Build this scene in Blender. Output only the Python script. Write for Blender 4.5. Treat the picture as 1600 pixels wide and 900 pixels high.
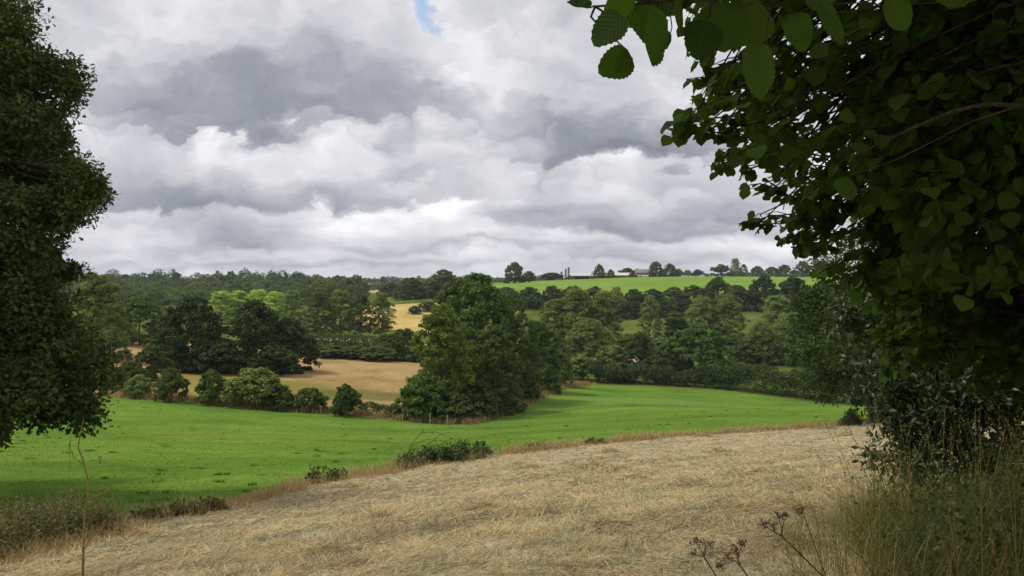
import bpy, math, random
import numpy as np
from mathutils import noise as mnoise, Vector
from mathutils.geometry import delaunay_2d_cdt

scene = bpy.context.scene
for o in list(bpy.data.objects):
    bpy.data.objects.remove(o)
col = scene.collection
F, CX, CY = 1150.0, 800.0, 437.0          # lens of the photograph in its own pixels

# ------------------------------------------------------------------ camera
cam_d = bpy.data.cameras.new("camera")
cam_d.sensor_fit = 'HORIZONTAL'
cam_d.angle = 2 * math.atan(800 / F)
cam_d.shift_y = -(450 - CY) / 1600
cam_d.clip_start = 0.05
cam_d.clip_end = 30000
cam = bpy.data.objects.new("camera", cam_d)
cam.rotation_euler = (math.radians(90), 0, 0)
cam.location = (0, 0, 0)
col.objects.link(cam)
scene.camera = cam

# ------------------------------------------------------------------ view, sun, sky
scene.view_settings.view_transform = 'Standard'
scene.view_settings.look = 'None'
scene.view_settings.exposure = 0.28
scene.view_settings.gamma = 1.0
scene.view_settings.use_curve_mapping = False
SUN_ELEV, SUN_AZ = 54.0, -82.0            # azimuth from +Y towards +X (left of the view)
sun_d = bpy.data.lights.new("sun", 'SUN')
sun_d.energy = 2.0
sun_d.angle = math.radians(8)
sun_d.color = (1.0, 0.95, 0.86)
sun = bpy.data.objects.new("sun", sun_d)
_a, _e = math.radians(SUN_AZ), math.radians(SUN_ELEV)
_dir = Vector((math.sin(_a) * math.cos(_e), math.cos(_a) * math.cos(_e), math.sin(_e)))
sun.rotation_euler = _dir.to_track_quat('Z', 'Y').to_euler()
sun.location = _dir * 500
col.objects.link(sun)

class NT:
    """small helper for node trees"""
    def __init__(self, tree):
        self.t = tree
    def n(self, typ, **kw):
        nd = self.t.nodes.new(typ)
        for k, v in kw.items():
            setattr(nd, k, v)
        return nd
    def put(self, sock, v):
        if hasattr(v, 'is_output'):
            self.t.links.new(v, sock)
        else:
            sock.default_value = v
    def m(self, op, a, b=None, c=None, clamp=False):
        nd = self.n('ShaderNodeMath', operation=op, use_clamp=clamp)
        for i, v in enumerate((a, b, c)):
            if v is not None:
                self.put(nd.inputs[i], v)
        return nd.outputs[0]
    def smooth(self, x, a, b):
        nd = self.n('ShaderNodeMapRange', interpolation_type='SMOOTHSTEP')
        self.put(nd.inputs[0], x); self.put(nd.inputs[1], a); self.put(nd.inputs[2], b)
        return nd.outputs[0]
    def lin(self, x, a, b, c=0.0, d=1.0):
        nd = self.n('ShaderNodeMapRange')
        for i, v in enumerate((x, a, b, c, d)):
            self.put(nd.inputs[i], v)
        return nd.outputs[0]
    def xyz(self, x, y, z):
        nd = self.n('ShaderNodeCombineXYZ')
        for i, v in enumerate((x, y, z)):
            self.put(nd.inputs[i], v)
        return nd.outputs[0]
    def noise(self, vec, scale, detail=4, rough=0.55, dist=0.0, color=False, dims='3D'):
        nd = self.n('ShaderNodeTexNoise', noise_dimensions=dims)
        if vec is not None:
            self.put(nd.inputs['Vector'], vec)
        nd.inputs['Scale'].default_value = scale
        nd.inputs['Detail'].default_value = detail
        nd.inputs['Roughness'].default_value = rough
        nd.inputs['Distortion'].default_value = dist
        return nd.outputs[1] if color else nd.outputs[0]
    def ramp(self, x, stops, interp='LINEAR'):
        nd = self.n('ShaderNodeValToRGB')
        cr = nd.color_ramp
        cr.interpolation = interp
        while len(cr.elements) < len(stops):
            cr.elements.new(0.5)
        for e, (p, c) in zip(cr.elements, stops):
            e.position = p
            e.color = (*c, 1) if len(c) == 3 else c
        self.put(nd.inputs[0], x)
        return nd.outputs[0]
    def mix(self, f, a, b, blend='MIX'):
        nd = self.n('ShaderNodeMix', data_type='RGBA', blend_type=blend)
        nd.clamp_factor = True
        self.put(nd.inputs[0], f)
        for s, v in ((nd.inputs[6], a), (nd.inputs[7], b)):
            self.put(s, (*v, 1) if isinstance(v, tuple) and len(v) == 3 else v)
        return nd.outputs[2]

world = bpy.data.worlds.new("World")
scene.world = world
world.use_nodes = True
wt = world.node_tree
wt.nodes.clear()
W = NT(wt)
SKY_STRENGTH = 0.1
sky = W.n('ShaderNodeTexSky', sky_type='NISHITA', sun_disc=False)
sky.sun_elevation = _e
sky.sun_rotation = _a
tc = W.n('ShaderNodeTexCoord')
sep = W.n('ShaderNodeSeparateXYZ')
wt.links.new(tc.outputs['Generated'], sep.inputs[0])
dx, dy, dz = sep.outputs
ay = W.m('MAXIMUM', W.m('ABSOLUTE', dy), 0.12)
u0 = W.m('DIVIDE', dx, ay)
v0 = W.m('DIVIDE', dz, ay)
def warped(scale, detail, rough, au, av, seed):
    wn = W.n('ShaderNodeSeparateColor')
    wt.links.new(W.noise(W.xyz(W.m('ADD', u0, seed), W.m('MULTIPLY', v0, 1.6), 0.0), scale, detail, rough, color=True, dims='2D'), wn.inputs[0])
    return (W.m('MULTIPLY', W.m('SUBTRACT', wn.outputs[0], 0.5), au),
            W.m('MULTIPLY', W.m('SUBTRACT', wn.outputs[1], 0.5), W.m('MULTIPLY', W.lin(v0, 0.0, 0.25, 0.3, 1.0), av)))
w1 = warped(4.5, 2, 0.5, 0.20, 0.10, 3.1)
w2 = warped(13.0, 6, 0.6, 0.085, 0.06, 8.4)
u = W.m('ADD', W.m('ADD', u0, w1[0]), w2[0])
v = W.m('ADD', W.m('ADD', v0, w1[1]), w2[1])
def billow(scale, seed):
    nd = W.n('ShaderNodeTexVoronoi', feature='SMOOTH_F1', voronoi_dimensions='2D')
    nd.inputs['Scale'].default_value = scale
    nd.inputs['Smoothness'].default_value = 0.35
    nd.inputs['Detail'].default_value = 1.0
    nd.inputs['Roughness'].default_value = 0.6
    W.put(nd.inputs['Vector'], W.xyz(W.m('ADD', W.m('ADD', u0, w2[0]), seed), W.m('ADD', W.m('MULTIPLY', v0, 1.5), w2[1]), 0.0))
    return W.m('SUBTRACT', 0.45, nd.outputs['Distance'])
bil = billow(11.0, 1.7)
bil2 = billow(24.0, 4.9)
puff = W.m('ADD', bil, W.m('MULTIPLY', bil2, 0.5))
v = W.m('SUBTRACT', v, W.m('MULTIPLY', puff, W.lin(v0, 0.0, 0.2, 0.010, 0.034)))

def cloud_blob(px, py, wpx, hpx, amp, kind):
    """a cloud seen at a direction: a dark flat base or a bright puffy top"""
    uc, vc, ru, h = (px - CX) / F, (CY - py) / F, wpx / F, hpx / F
    du = W.m('DIVIDE', W.m('SUBTRACT', u, uc), ru * (1.18 if kind == 'base' else 1.0))
    g = W.m('POWER', 2.718, W.m('MULTIPLY', W.m('MULTIPLY', du, du), -1.0))
    if kind == 'base':
        e = 6 / F
        a = W.smooth(v, vc - e, vc + e)
        b = W.smooth(v, vc + h, vc + h * 0.1)
    else:
        e = 5 / F
        a = W.smooth(v, vc + e, vc - e)
        b = W.smooth(v, vc - h, vc - h * 0.2)
    return W.m('MULTIPLY', W.m('MULTIPLY', W.m('MULTIPLY', a, b), g), amp * (0.94 if kind == 'base' else 0.66))

def total(items):
    s = items[0]
    for i in items[1:]:
        s = W.m('ADD', s, i)
    return s

dark = total([cloud_blob(*b, 'base') for b in [
    (360, 188, 190, 200, 0.46), (560, 170, 120, 130, 0.26), (200, 150, 120, 150, 0.12), (250, 312, 220, 75, 0.44), (540, 318, 130, 60, 0.28),
    (950, 246, 150, 110, 0.46), (1110, 236, 160, 120, 0.30), (1010, 358, 150, 62, 0.44), (390, 384, 100, 64, 0.32),
    (800, 388, 220, 20, 0.30), (780, 350, 38, 45, 0.28), (250, 412, 260, 14, 0.22), (640, 408, 240, 15, 0.26),
    (1050, 402, 180, 18, 0.28), (1200, 335, 110, 80, 0.28), (820, 185, 90, 60, 0.20), (900, 330, 90, 40, 0.16)]])
bright = total([cloud_blob(*b, 'top') for b in [
    (565, 322, 55, 62, 0.42), (700, 308, 55, 80, 0.46), (815, 300, 36, 36, 0.42), (935, 240, 60, 40, 0.40),
    (668, 70, 30, 90, 0.30), (655, 262, 30, 50, 0.30), (200, 335, 130, 55, 0.26), (1080, 280, 60, 45, 0.16),
    (1220, 365, 140, 60, 0.34), (860, 268, 90, 40, 0.18), (280, 200, 220, 50, 0.16), (640, 205, 200, 60, 0.16), (820, 395, 300, 30, 0.14), (330, 395, 200, 25, 0.12)]])
fb = W.noise(W.xyz(W.m('ADD', u0, w2[0]), W.m('MULTIPLY', v, 1.5), 0.0), 5.5, 5, 0.52, dims='2D')
fb2 = W.noise(W.xyz(W.m('ADD', u0, 5.2), W.m('MULTIPLY', v0, 6.0), 0.0), 6.0, 4, 0.5, dims='2D')
fb3 = W.noise(W.xyz(W.m('ADD', u, 2.9), W.m('MULTIPLY', v, 2.2), 0.0), 13.0, 4, 0.55, dims='2D')
lum = W.m('ADD', 0.665, W.m('MULTIPLY', W.m('SUBTRACT', fb, 0.5), 0.70))
lum = W.m('ADD', lum, W.m('MULTIPLY', W.m('SUBTRACT', fb3, 0.5), 0.20))
lum = W.m('ADD', lum, W.m('MULTIPLY', W.m('MULTIPLY', W.m('SUBTRACT', fb2, 0.5), W.smooth(v0, 0.14, 0.02)), 0.55))
lum = W.m('ADD', lum, W.m('MULTIPLY', puff, W.m('MULTIPLY', W.lin(v0, 0.0, 0.12, 0.06, 0.11), W.lin(v0, 0.15, 0.30, 1.0, 0.3))))
lum = W.m('ADD', W.m('SUBTRACT', lum, dark), W.m('MULTIPLY', bright, W.m('ADD', 1.0, W.m('MULTIPLY', puff, 0.5))))
cloud = W.ramp(lum, [(0.0, (2.0, 2.15, 2.55)), (0.22, (2.85, 3.0, 3.45)), (0.42, (4.1, 4.2, 4.6)), (0.60, (5.4, 5.45, 5.75)),
                     (0.78, (7.0, 7.0, 7.3)), (1.0, (9.4, 9.4, 9.5))])
gapd = W.m('ADD', W.m('POWER', W.m('DIVIDE', W.m('SUBTRACT', u, (664 - CX) / F), 0.022), 2.0),
           W.m('POWER', W.m('DIVIDE', W.m('SUBTRACT', v, (CY + 14) / F), 0.030), 2.0))
gap = W.m('MULTIPLY', W.smooth(gapd, 1.6, 0.1), W.smooth(dy, 0.0, 0.1))
final = W.mix(W.m('MULTIPLY', gap, 0.85), cloud, W.mix(0.08, W.mix(1.0, sky.outputs[0], (1.5, 1.5, 1.45), 'MULTIPLY'), cloud))
bg = W.n('ShaderNodeBackground')
bg.inputs['Strength'].default_value = SKY_STRENGTH
wt.links.new(final, bg.inputs['Color'])
wo = W.n('ShaderNodeOutputWorld')
wt.links.new(bg.outputs[0], wo.inputs['Surface'])

# ------------------------------------------------------------------ helpers
rng = np.random.default_rng(7)
random.seed(7)

def P(px, py, Y):
    return np.array(((px - CX) / F * Y, Y, -(py - CY) / F * Y))

def unit(a):
    a = np.asarray(a, float)
    return a / np.maximum(np.linalg.norm(a, axis=-1, keepdims=True), 1e-9)

def make_mesh(name, v, f, mat=None, tint=None, smooth=False, uv=None):
    """v (N,3), f (M,k) all of one size (or a list of such arrays)"""
    fs = f if isinstance(f, list) else [f]
    fs = [np.asarray(a, np.int32) for a in fs if len(a)]
    me = bpy.data.meshes.new(name)
    v = np.asarray(v, np.float32)
    me.vertices.add(len(v))
    me.vertices.foreach_set('co', v.ravel())
    loops = np.concatenate([a.ravel() for a in fs])
    tot = np.concatenate([np.full(len(a), a.shape[1], np.int32) for a in fs])
    start = np.concatenate([[0], np.cumsum(tot)[:-1]]).astype(np.int32)
    me.loops.add(len(loops))
    me.loops.foreach_set('vertex_index', loops)
    me.polygons.add(len(tot))
    me.polygons.foreach_set('loop_start', start)
    me.polygons.foreach_set('loop_total', tot)
    me.polygons.foreach_set('use_smooth', np.full(len(tot), smooth))
    if tint is not None:
        at = me.attributes.new('tint', 'FLOAT', 'FACE')
        at.data.foreach_set('value', np.asarray(tint, np.float32))
    if uv is not None:
        ul = me.uv_layers.new(name='UVMap')
        ul.data.foreach_set('uv', np.asarray(uv, np.float32)[loops].ravel())
    me.update(calc_edges=True)
    if mat is not None:
        me.materials.append(mat)
    return me

def link(name, me, parent=None, loc=None):
    o = bpy.data.objects.new(name, me)
    col.objects.link(o)
    if parent is not None:
        o.parent = parent
    if loc is not None:
        o.location = loc
    return o

def tag(o, label=None, cat=None, group=None, kind=None):
    for k, val in (('label', label), ('category', cat), ('group', group), ('kind', kind)):
        if val:
            o[k] = val
    return o

def thing(name, label, cat, loc=(0, 0, 0), group=None):
    o = bpy.data.objects.new(name, None)
    o.empty_display_size = 0.3
    o.location = loc
    col.objects.link(o)
    return tag(o, label, cat, group)

RHOMB_V = np.array([(0, 0, 0), (0.33, 0.48, 0.06), (0, 1, 0), (-0.33, 0.48, 0.06)])
RHOMB_F = np.array([(0, 1, 2, 3)])
# a leaf cut into lobes, for crowns seen close (oak)
LOBED_V = np.array([(0, 0, 0), (0.20, 0.28, 0.04), (0.12, 0.42, 0.02), (0.32, 0.68, 0.05), (0, 1, 0),
                    (-0.32, 0.68, 0.05), (-0.12, 0.42, 0.02), (-0.20, 0.28, 0.04)])
LOBED_F = np.array([(0, 1, 2, 7), (7, 2, 6, 6), (2, 3, 4, 6), (4, 5, 6, 6)])
LOBED_F = np.array([(0, 1, 2, 6), (0, 6, 7, 0), (2, 3, 4, 6)])
LOBED_F = [np.array([(0, 1, 2, 6), (2, 3, 4, 6)]), np.array([(0, 6, 7), (6, 4, 5)])]
WIDE_V = np.array([(0, 0, 0), (0.42, 0.30, 0.05), (0.40, 0.72, 0.03), (0, 1, -0.04), (-0.40, 0.72, 0.03), (-0.42, 0.30, 0.05)])
WIDE_F = np.array([(0, 1, 2, 3), (0, 3, 4, 5)])
NARROW_V = np.array([(0, 0, 0), (0.13, 0.45, 0.03), (0, 1, 0), (-0.13, 0.45, 0.03)])

def scatter(tv, tf, pos, direc, nrm, size, tint=None):
    """copies a leaf template: returns v, list of faces, tint per face, template index"""
    pos = np.asarray(pos, float); n = len(pos)
    d = unit(direc); nn = np.asarray(nrm, float)
    nn = unit(nn - d * np.sum(nn * d, axis=1, keepdims=True))
    s = np.cross(d, nn)
    size = np.broadcast_to(np.asarray(size, float), (n,)) if np.ndim(size) < 2 else size
    sx = size if np.ndim(size) == 1 else size[:, 0]
    sy = size if np.ndim(size) == 1 else size[:, 1]
    v = (pos[:, None] + s[:, None] * (tv[None, :, 0, None] * sx[:, None, None])
         + d[:, None] * (tv[None, :, 1, None] * sy[:, None, None])
         + nn[:, None] * (tv[None, :, 2, None] * sx[:, None, None]))
    k = len(tv)
    fs = tf if isinstance(tf, list) else [tf]
    out, tt = [], []
    off = (np.arange(n) * k)[:, None, None]
    for a in fs:
        out.append((off + a[None]).reshape(-1, a.shape[1]))
        if tint is not None:
            tt.append(np.repeat(tint, len(a)))
    return v.reshape(-1, 3), out, (np.concatenate(tt) if tint is not None else None)

def tubes(paths, sides=6):
    """paths: list of (points (n,3), radii (n)) -> v, quads"""
    V, Q, off = [], [], 0
    ang = np.linspace(0, 2 * np.pi, sides, endpoint=False)
    for pts, rad in paths:
        pts = np.asarray(pts, float); rad = np.asarray(rad, float)
        tan = unit(np.gradient(pts, axis=0))
        ref = np.where(np.abs(tan[:, 2:3]) > 0.85, np.array([[1.0, 0, 0]]), np.array([[0, 0, 1.0]]))
        a = unit(np.cross(tan, ref)); b = np.cross(tan, a)
        ring = pts[:, None] + (a[:, None] * np.cos(ang)[None, :, None] + b[:, None] * np.sin(ang)[None, :, None]) * rad[:, None, None]
        V.append(ring.reshape(-1, 3))
        n = len(pts)
        i = np.arange(n - 1)[:, None] * sides; j = np.arange(sides)[None]
        j2 = (j + 1) % sides
        Q.append(np.stack([i + j, i + j2, i + sides + j2, i + sides + j], -1).reshape(-1, 4) + off)
        off += n * sides
    return np.concatenate(V), np.concatenate(Q)

def bend(a, b, n=6, sag=0.1, seed=None):
    """a curved limb from a to b"""
    a, b = np.asarray(a, float), np.asarray(b, float)
    t = np.linspace(0, 1, n)[:, None]
    L = np.linalg.norm(b - a)
    p = a + (b - a) * t
    off = rng.normal(0, 0.07 * L, 3)
    off[2] += sag * L
    return p + np.sin(np.pi * t) * off + np.sin(2 * np.pi * t) * rng.normal(0, 0.03 * L, 3)

# ------------------------------------------------------------------ materials
def principled(name, rough=0.8, spec=0.2):
    m = bpy.data.materials.new(name)
    m.use_nodes = True
    T = NT(m.node_tree)
    bs = m.node_tree.nodes['Principled BSDF']
    bs.inputs['Roughness'].default_value = rough
    bs.inputs['Specular IOR Level'].default_value = spec
    return m, T, bs

def plain(name, c, rough=0.8, var=0.15, scale=3.0):
    m, T, bs = principled(name, rough)
    g = T.n('ShaderNodeNewGeometry')
    nz = T.noise(g.outputs['Position'], scale, 5, 0.6)
    k = tuple(x * (1 - var) for x in c); l = tuple(min(1, x * (1 + var)) for x in c)
    T.put(bs.inputs['Base Color'], T.mix(T.lin(nz, 0.3, 0.7), k, l))
    return m

def leaf_material(name, dark, light, rough=0.55, spec=0.35, trans=0.3, use_obj=True, veins=False, hue=False):
    m = bpy.data.materials.new(name)
    m.use_nodes = True
    t = m.node_tree
    T = NT(t)
    bs = t.nodes['Principled BSDF']
    out = t.nodes['Material Output']
    at = T.n('ShaderNodeAttribute', attribute_name='tint')
    c = T.mix(at.outputs['Fac'], dark, light)
    if hue:
        gp = T.n('ShaderNodeNewGeometry')
        hz = T.noise(gp.outputs['Position'], 0.9, 4, 0.6)
        c = T.mix(T.lin(hz, 0.32, 0.68), T.mix(1.0, c, (0.82, 0.92, 0.80), 'MULTIPLY'), T.mix(1.0, c, (1.10, 0.97, 0.82), 'MULTIPLY'))
    if use_obj:
        oi = T.n('ShaderNodeObjectInfo')
        c = T.mix(1.0, c, oi.outputs['Color'], 'MULTIPLY')
    bs.inputs['Roughness'].default_value = rough
    bs.inputs['Specular IOR Level'].default_value = spec
    tr = T.n('ShaderNodeBsdfTranslucent')
    if veins:
        uvn = T.n('ShaderNodeUVMap')
        su = T.n('ShaderNodeSeparateXYZ')
        t.links.new(uvn.outputs[0], su.inputs[0])
        av = T.m('ABSOLUTE', su.outputs[0])
        ph = T.m('MULTIPLY', T.m('SUBTRACT', su.outputs[1], T.m('MULTIPLY', av, 0.75)), 50.0)
        w = T.m('SINE', ph)
        rib = T.m('MAXIMUM', T.smooth(w, 0.75, 1.0), T.smooth(av, 0.035, 0.0))
        c = T.mix(T.m('MULTIPLY', rib, 0.13), c, tuple(min(1, x * 1.4) for x in light))
        bp = T.n('ShaderNodeBump')
        bp.inputs['Strength'].default_value = 0.3
        bp.inputs['Distance'].default_value = 0.002
        t.links.new(w, bp.inputs['Height'])
        t.links.new(bp.outputs[0], bs.inputs['Normal'])
    T.put(bs.inputs['Base Color'], c)
    T.put(tr.inputs['Color'], T.mix(1.0, c, (1.25, 1.35, 0.5), 'MULTIPLY'))
    mx = T.n('ShaderNodeMixShader')
    mx.inputs[0].default_value = trans
    t.links.new(bs.outputs[0], mx.inputs[1])
    t.links.new(tr.outputs[0], mx.inputs[2])
    t.links.new(mx.outputs[0], out.inputs['Surface'])
    return m

LEAF = leaf_material('foliage', (0.036, 0.064, 0.015), (0.150, 0.200, 0.046), rough=0.6, spec=0.2, trans=0.25)
OAKLEAF = leaf_material('oak_leaves', (0.020, 0.042, 0.009), (0.095, 0.150, 0.030), rough=0.6, spec=0.15, trans=0.25, use_obj=False)
HAZEL = leaf_material('hazel_leaves', (0.026, 0.058, 0.008), (0.090, 0.155, 0.022), rough=0.6, spec=0.12, trans=0.42, use_obj=False, veins=True)
SALLOW = leaf_material('sallow_leaves', (0.022, 0.042, 0.012), (0.085, 0.125, 0.045), rough=0.45, spec=0.4, trans=0.2, use_obj=False)
STRAW = leaf_material('straw', (0.20, 0.135, 0.055), (0.56, 0.42, 0.22), rough=0.7, spec=0.2, trans=0.2, use_obj=False)
HAYSTRAW = leaf_material('cut_hay', (0.16, 0.14, 0.078), (0.62, 0.50, 0.32), rough=0.7, spec=0.15, trans=0.15, use_obj=False, hue=True)
VERGE = leaf_material('verge_blades', (0.038, 0.070, 0.008), (0.34, 0.25, 0.09), rough=0.6, spec=0.25, trans=0.3, use_obj=False)
TURF = leaf_material('turf_blades', (0.066, 0.132, 0.018), (0.190, 0.266, 0.042), rough=0.8, spec=0.0, trans=0.3, use_obj=False)
WEED = leaf_material('weed_leaves', (0.060, 0.070, 0.018), (0.230, 0.205, 0.075), rough=0.6, spec=0.25, trans=0.25, use_obj=False)

def bark_material(name, a, b):
    m, T, bs = principled(name, 0.9, 0.15)
    tcn = T.n('ShaderNodeTexCoord')
    mp = T.n('ShaderNodeMapping')
    mp.inputs['Scale'].default_value = (6, 6, 1.2)
    m.node_tree.links.new(tcn.outputs['Object'], mp.inputs[0])
    nz = T.noise(mp.outputs[0], 3.0, 6, 0.65)
    T.put(bs.inputs['Base Color'], T.mix(T.lin(nz, 0.35, 0.65), a, b))
    bp = T.n('ShaderNodeBump'); bp.inputs['Distance'].default_value = 0.04
    m.node_tree.links.new(nz, bp.inputs['Height'])
    m.node_tree.links.new(bp.outputs[0], bs.inputs['Normal'])
    return m
BARK = bark_material('bark', (0.035, 0.028, 0.020), (0.12, 0.10, 0.075))
TWIG = bark_material('twig_bark', (0.025, 0.020, 0.013), (0.075, 0.058, 0.038))
PALEBARK = bark_material('pale_bark', (0.16, 0.14, 0.035), (0.33, 0.29, 0.08))
DEADSTEM = bark_material('dead_stem', (0.08, 0.045, 0.025), (0.19, 0.115, 0.065))

def ground_material(name, stops, scale=0.5, fine=12.0, bump=0.03, stretch=(1, 1, 1), patches=None, streak=None):
    m, T, bs = principled(name, 1.0, 0.0)
    g = T.n('ShaderNodeNewGeometry')
    mp = T.n('ShaderNodeMapping')
    mp.inputs['Scale'].default_value = stretch
    m.node_tree.links.new(g.outputs['Position'], mp.inputs[0])
    p = mp.outputs[0]
    a = T.noise(p, scale, 6, 0.6, 0.4)
    b = T.noise(p, fine, 4, 0.65)
    x = T.m('ADD', T.m('MULTIPLY', a, 0.6), T.m('MULTIPLY', b, 0.4))
    c = T.ramp(T.lin(x, 0.33, 0.67), stops)
    for (cx, cy, r, colr, amt) in patches or []:
        dd = T.n('ShaderNodeVectorMath', operation='DISTANCE')
        m.node_tree.links.new(g.outputs['Position'], dd.inputs[0])
        sp = T.n('ShaderNodeSeparateXYZ'); m.node_tree.links.new(g.outputs['Position'], sp.inputs[0])
        q = T.m('ADD', T.m('POWER', T.m('DIVIDE', T.m('SUBTRACT', sp.outputs[0], cx), r[0]), 2.0),
                T.m('POWER', T.m('DIVIDE', T.m('SUBTRACT', sp.outputs[1], cy), r[1]), 2.0))
        q = T.m('ADD', q, T.m('MULTIPLY', T.m('SUBTRACT', T.noise(g.outputs['Position'], 0.12, 5, 0.6), 0.5), 1.6))
        c = T.mix(T.m('MULTIPLY', T.smooth(q, 1.3, 0.3), amt), c, colr)
    T.put(bs.inputs['Base Color'], c)
    bp = T.n('ShaderNodeBump'); bp.inputs['Distance'].default_value = bump
    bp.inputs['Strength'].default_value = 0.8
    m.node_tree.links.new(x, bp.inputs['Height'])
    m.node_tree.links.new(bp.outputs[0], bs.inputs['Normal'])
    return m

M_HAY = ground_material('mown_hay', [(0.0, (0.16, 0.135, 0.075)), (0.3, (0.32, 0.265, 0.16)), (0.7, (0.46, 0.385, 0.245)), (1.0, (0.56, 0.475, 0.32))],
                        0.9, 5.0, 0.10, (0.8, 2.2, 1))
M_PASTURE = ground_material('pasture_turf', [(0.0, (0.058, 0.120, 0.016)), (0.4, (0.104, 0.188, 0.028)), (0.75, (0.145, 0.235, 0.036)), (1.0, (0.23, 0.28, 0.060))],
                            0.10, 2.6, 0.05, (0.7, 1.3, 1), patches=[(-18, 60, (16, 5), (0.165, 0.215, 0.035), 0.6), (6, 66, (14, 4), (0.15, 0.20, 0.035), 0.6), (20, 118, (18, 9), (0.145, 0.235, 0.05), 0.6), (-28, 40, (9, 6), (0.15, 0.22, 0.04), 0.5)])
M_MARGIN = ground_material('margin_soil', [(0, (0.12, 0.085, 0.04)), (0.6, (0.27, 0.19, 0.09)), (1, (0.36, 0.28, 0.14))], 0.6, 5.0, 0.05)
M_MEADOW = ground_material('dry_meadow', [(0, (0.20, 0.13, 0.045)), (0.5, (0.36, 0.245, 0.105)), (1, (0.46, 0.33, 0.16))], 0.10, 1.6, 0.08,
                           patches=[(-33, 104, (9, 16), (0.17, 0.17, 0.035), 0.8), (-21, 108, (9, 5), (0.10, 0.12, 0.03), 0.7), (-46, 112, (12, 14), (0.22, 0.19, 0.04), 0.7)])
M_WHEAT = ground_material('ripe_crop', [(0, (0.36, 0.25, 0.075)), (0.5, (0.50, 0.37, 0.125)), (1, (0.56, 0.45, 0.19))], 0.05, 0.6, 0.1)
M_HILL = ground_material('hill_crop', [(0, (0.115, 0.20, 0.025)), (0.5, (0.175, 0.275, 0.045)), (1, (0.26, 0.35, 0.085))], 0.03, 0.5, 0.15, (0.6, 1.6, 1))
M_VALLEY = ground_material('valley_grass', [(0, (0.045, 0.075, 0.014)), (0.5, (0.10, 0.13, 0.024)), (1, (0.20, 0.20, 0.045))], 0.05, 0.6, 0.1)
M_STUBBLE = ground_material('stubble', [(0, (0.40, 0.30, 0.19)), (1, (0.62, 0.49, 0.35))], 0.03, 0.4, 0.05)
M_LANE = ground_material('lane_gravel', [(0, (0.42, 0.34, 0.29)), (1, (0.62, 0.53, 0.47))], 0.3, 3.0, 0.02)
M_BANK = ground_material('bank_soil', [(0, (0.030, 0.035, 0.012)), (1, (0.10, 0.085, 0.035))], 1.2, 9.0, 0.05)

# ------------------------------------------------------------------ terrain
CTRL = [P(*c) for c in [
    (800, 900, 6.2), (0, 895, 14.5), (230, 825, 18.5), (500, 765, 26), (780, 715, 36), (1050, 682, 46), (1330, 669, 52),
    (1560, 646, 48), (900, 800, 12), (900, 740, 24), (900, 700, 40), (400, 860, 12), (1200, 760, 18), (1200, 700, 38), (1200, 850, 8),
    (0, 800, 22), (0, 700, 42), (200, 620, 95), (400, 700, 45), (640, 657, 88), (420, 640, 90), (735, 664, 86), (800, 646, 98),
    (880, 605, 140), (1000, 603, 155), (1150, 612, 145), (1340, 641, 110), (1000, 640, 92), (1000, 662, 62), (700, 690, 54), (1150, 650, 75),
    (560, 645, 91), (460, 567, 152), (640, 574, 150), (550, 600, 118), (190, 538, 160), (300, 590, 115), (-200, 560, 140),
    (600, 535, 215), (800, 550, 215), (1000, 560, 205), (1250, 555, 200), (350, 525, 220), (100, 520, 220),
    (640, 512, 280), (665, 474, 345), (575, 500, 300), (900, 505, 320), (1000, 512, 295), (1170, 515, 270), (1170, 495, 310), (1300, 500, 310),
    (300, 482, 420), (100, 482, 420), (300, 456, 650), (100, 456, 650), (500, 456, 650), (450, 475, 450), (585, 457, 600), (600, 445, 900),
    (800, 447, 430), (1000, 452, 400), (1250, 446, 415), (780, 442, 520), (900, 436.5, 550), (1000, 433.0, 570), (1250, 433, 570), (1000, 432.5, 700), (1400, 433, 700),
    (800, 441, 1200), (100, 441, 1200), (1500, 436, 1200)]]
CTRL += [np.array(c, float) for c in [(0, 0, -1.65), (-12, 0, -3.4), (10, 0, -1.1), (0, -20, 0.6), (-25, -15, -2.5), (25, -15, 1.5),
                                      (5, 5, -1.95), (-60, 20, -10.5), (60, 25, -5.5), (-90, 60, -14), (110, 80, -15), (0, 1500, -7), (-900, 1500, -7), (900, 1500, -4)]]
CTRL = np.array(CTRL)
_c2 = 12.0 ** 2
def _phi(d2):
    return np.sqrt(d2 + _c2)
_n = len(CTRL)
_A = np.zeros((_n + 3, _n + 3))
_A[:_n, :_n] = _phi(((CTRL[:, None, :2] - CTRL[None, :, :2]) ** 2).sum(-1)) + np.eye(_n) * -0.6
_pl = np.c_[np.ones(_n), CTRL[:, :2]]
_A[:_n, _n:] = _pl
_A[_n:, :_n] = _pl.T
_w = np.linalg.solve(_A, np.r_[CTRL[:, 2], 0, 0, 0])

def ZT(x, y):
    x = np.atleast_1d(np.asarray(x, float)); y = np.atleast_1d(np.asarray(y, float))
    out = np.zeros(len(x))
    for s in range(0, len(x), 20000):
        xs, ys = x[s:s + 20000], y[s:s + 20000]
        d2 = (xs[:, None] - CTRL[None, :, 0]) ** 2 + (ys[:, None] - CTRL[None, :, 1]) ** 2
        out[s:s + 20000] = _phi(d2) @ _w[:_n] + _w[_n] + _w[_n + 1] * xs + _w[_n + 2] * ys
    r = np.hypot(x, y)
    k = np.clip((r - 900) / 600, 0, 1)
    k = np.maximum(k, np.clip((-y - 15) / 40, 0, 1))
    k = k * k * (3 - 2 * k)
    far = np.where(y > 0, -7.0, 1.0)
    return out * (1 - k) + far * k

def ground_at(px, Y):
    x = (px - CX) / F * Y
    return np.array((x, Y, ZT(x, Y)[0]))

def line(pts):
    return np.array([((p[0] - CX) / F * p[1], p[1]) for p in pts])

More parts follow.
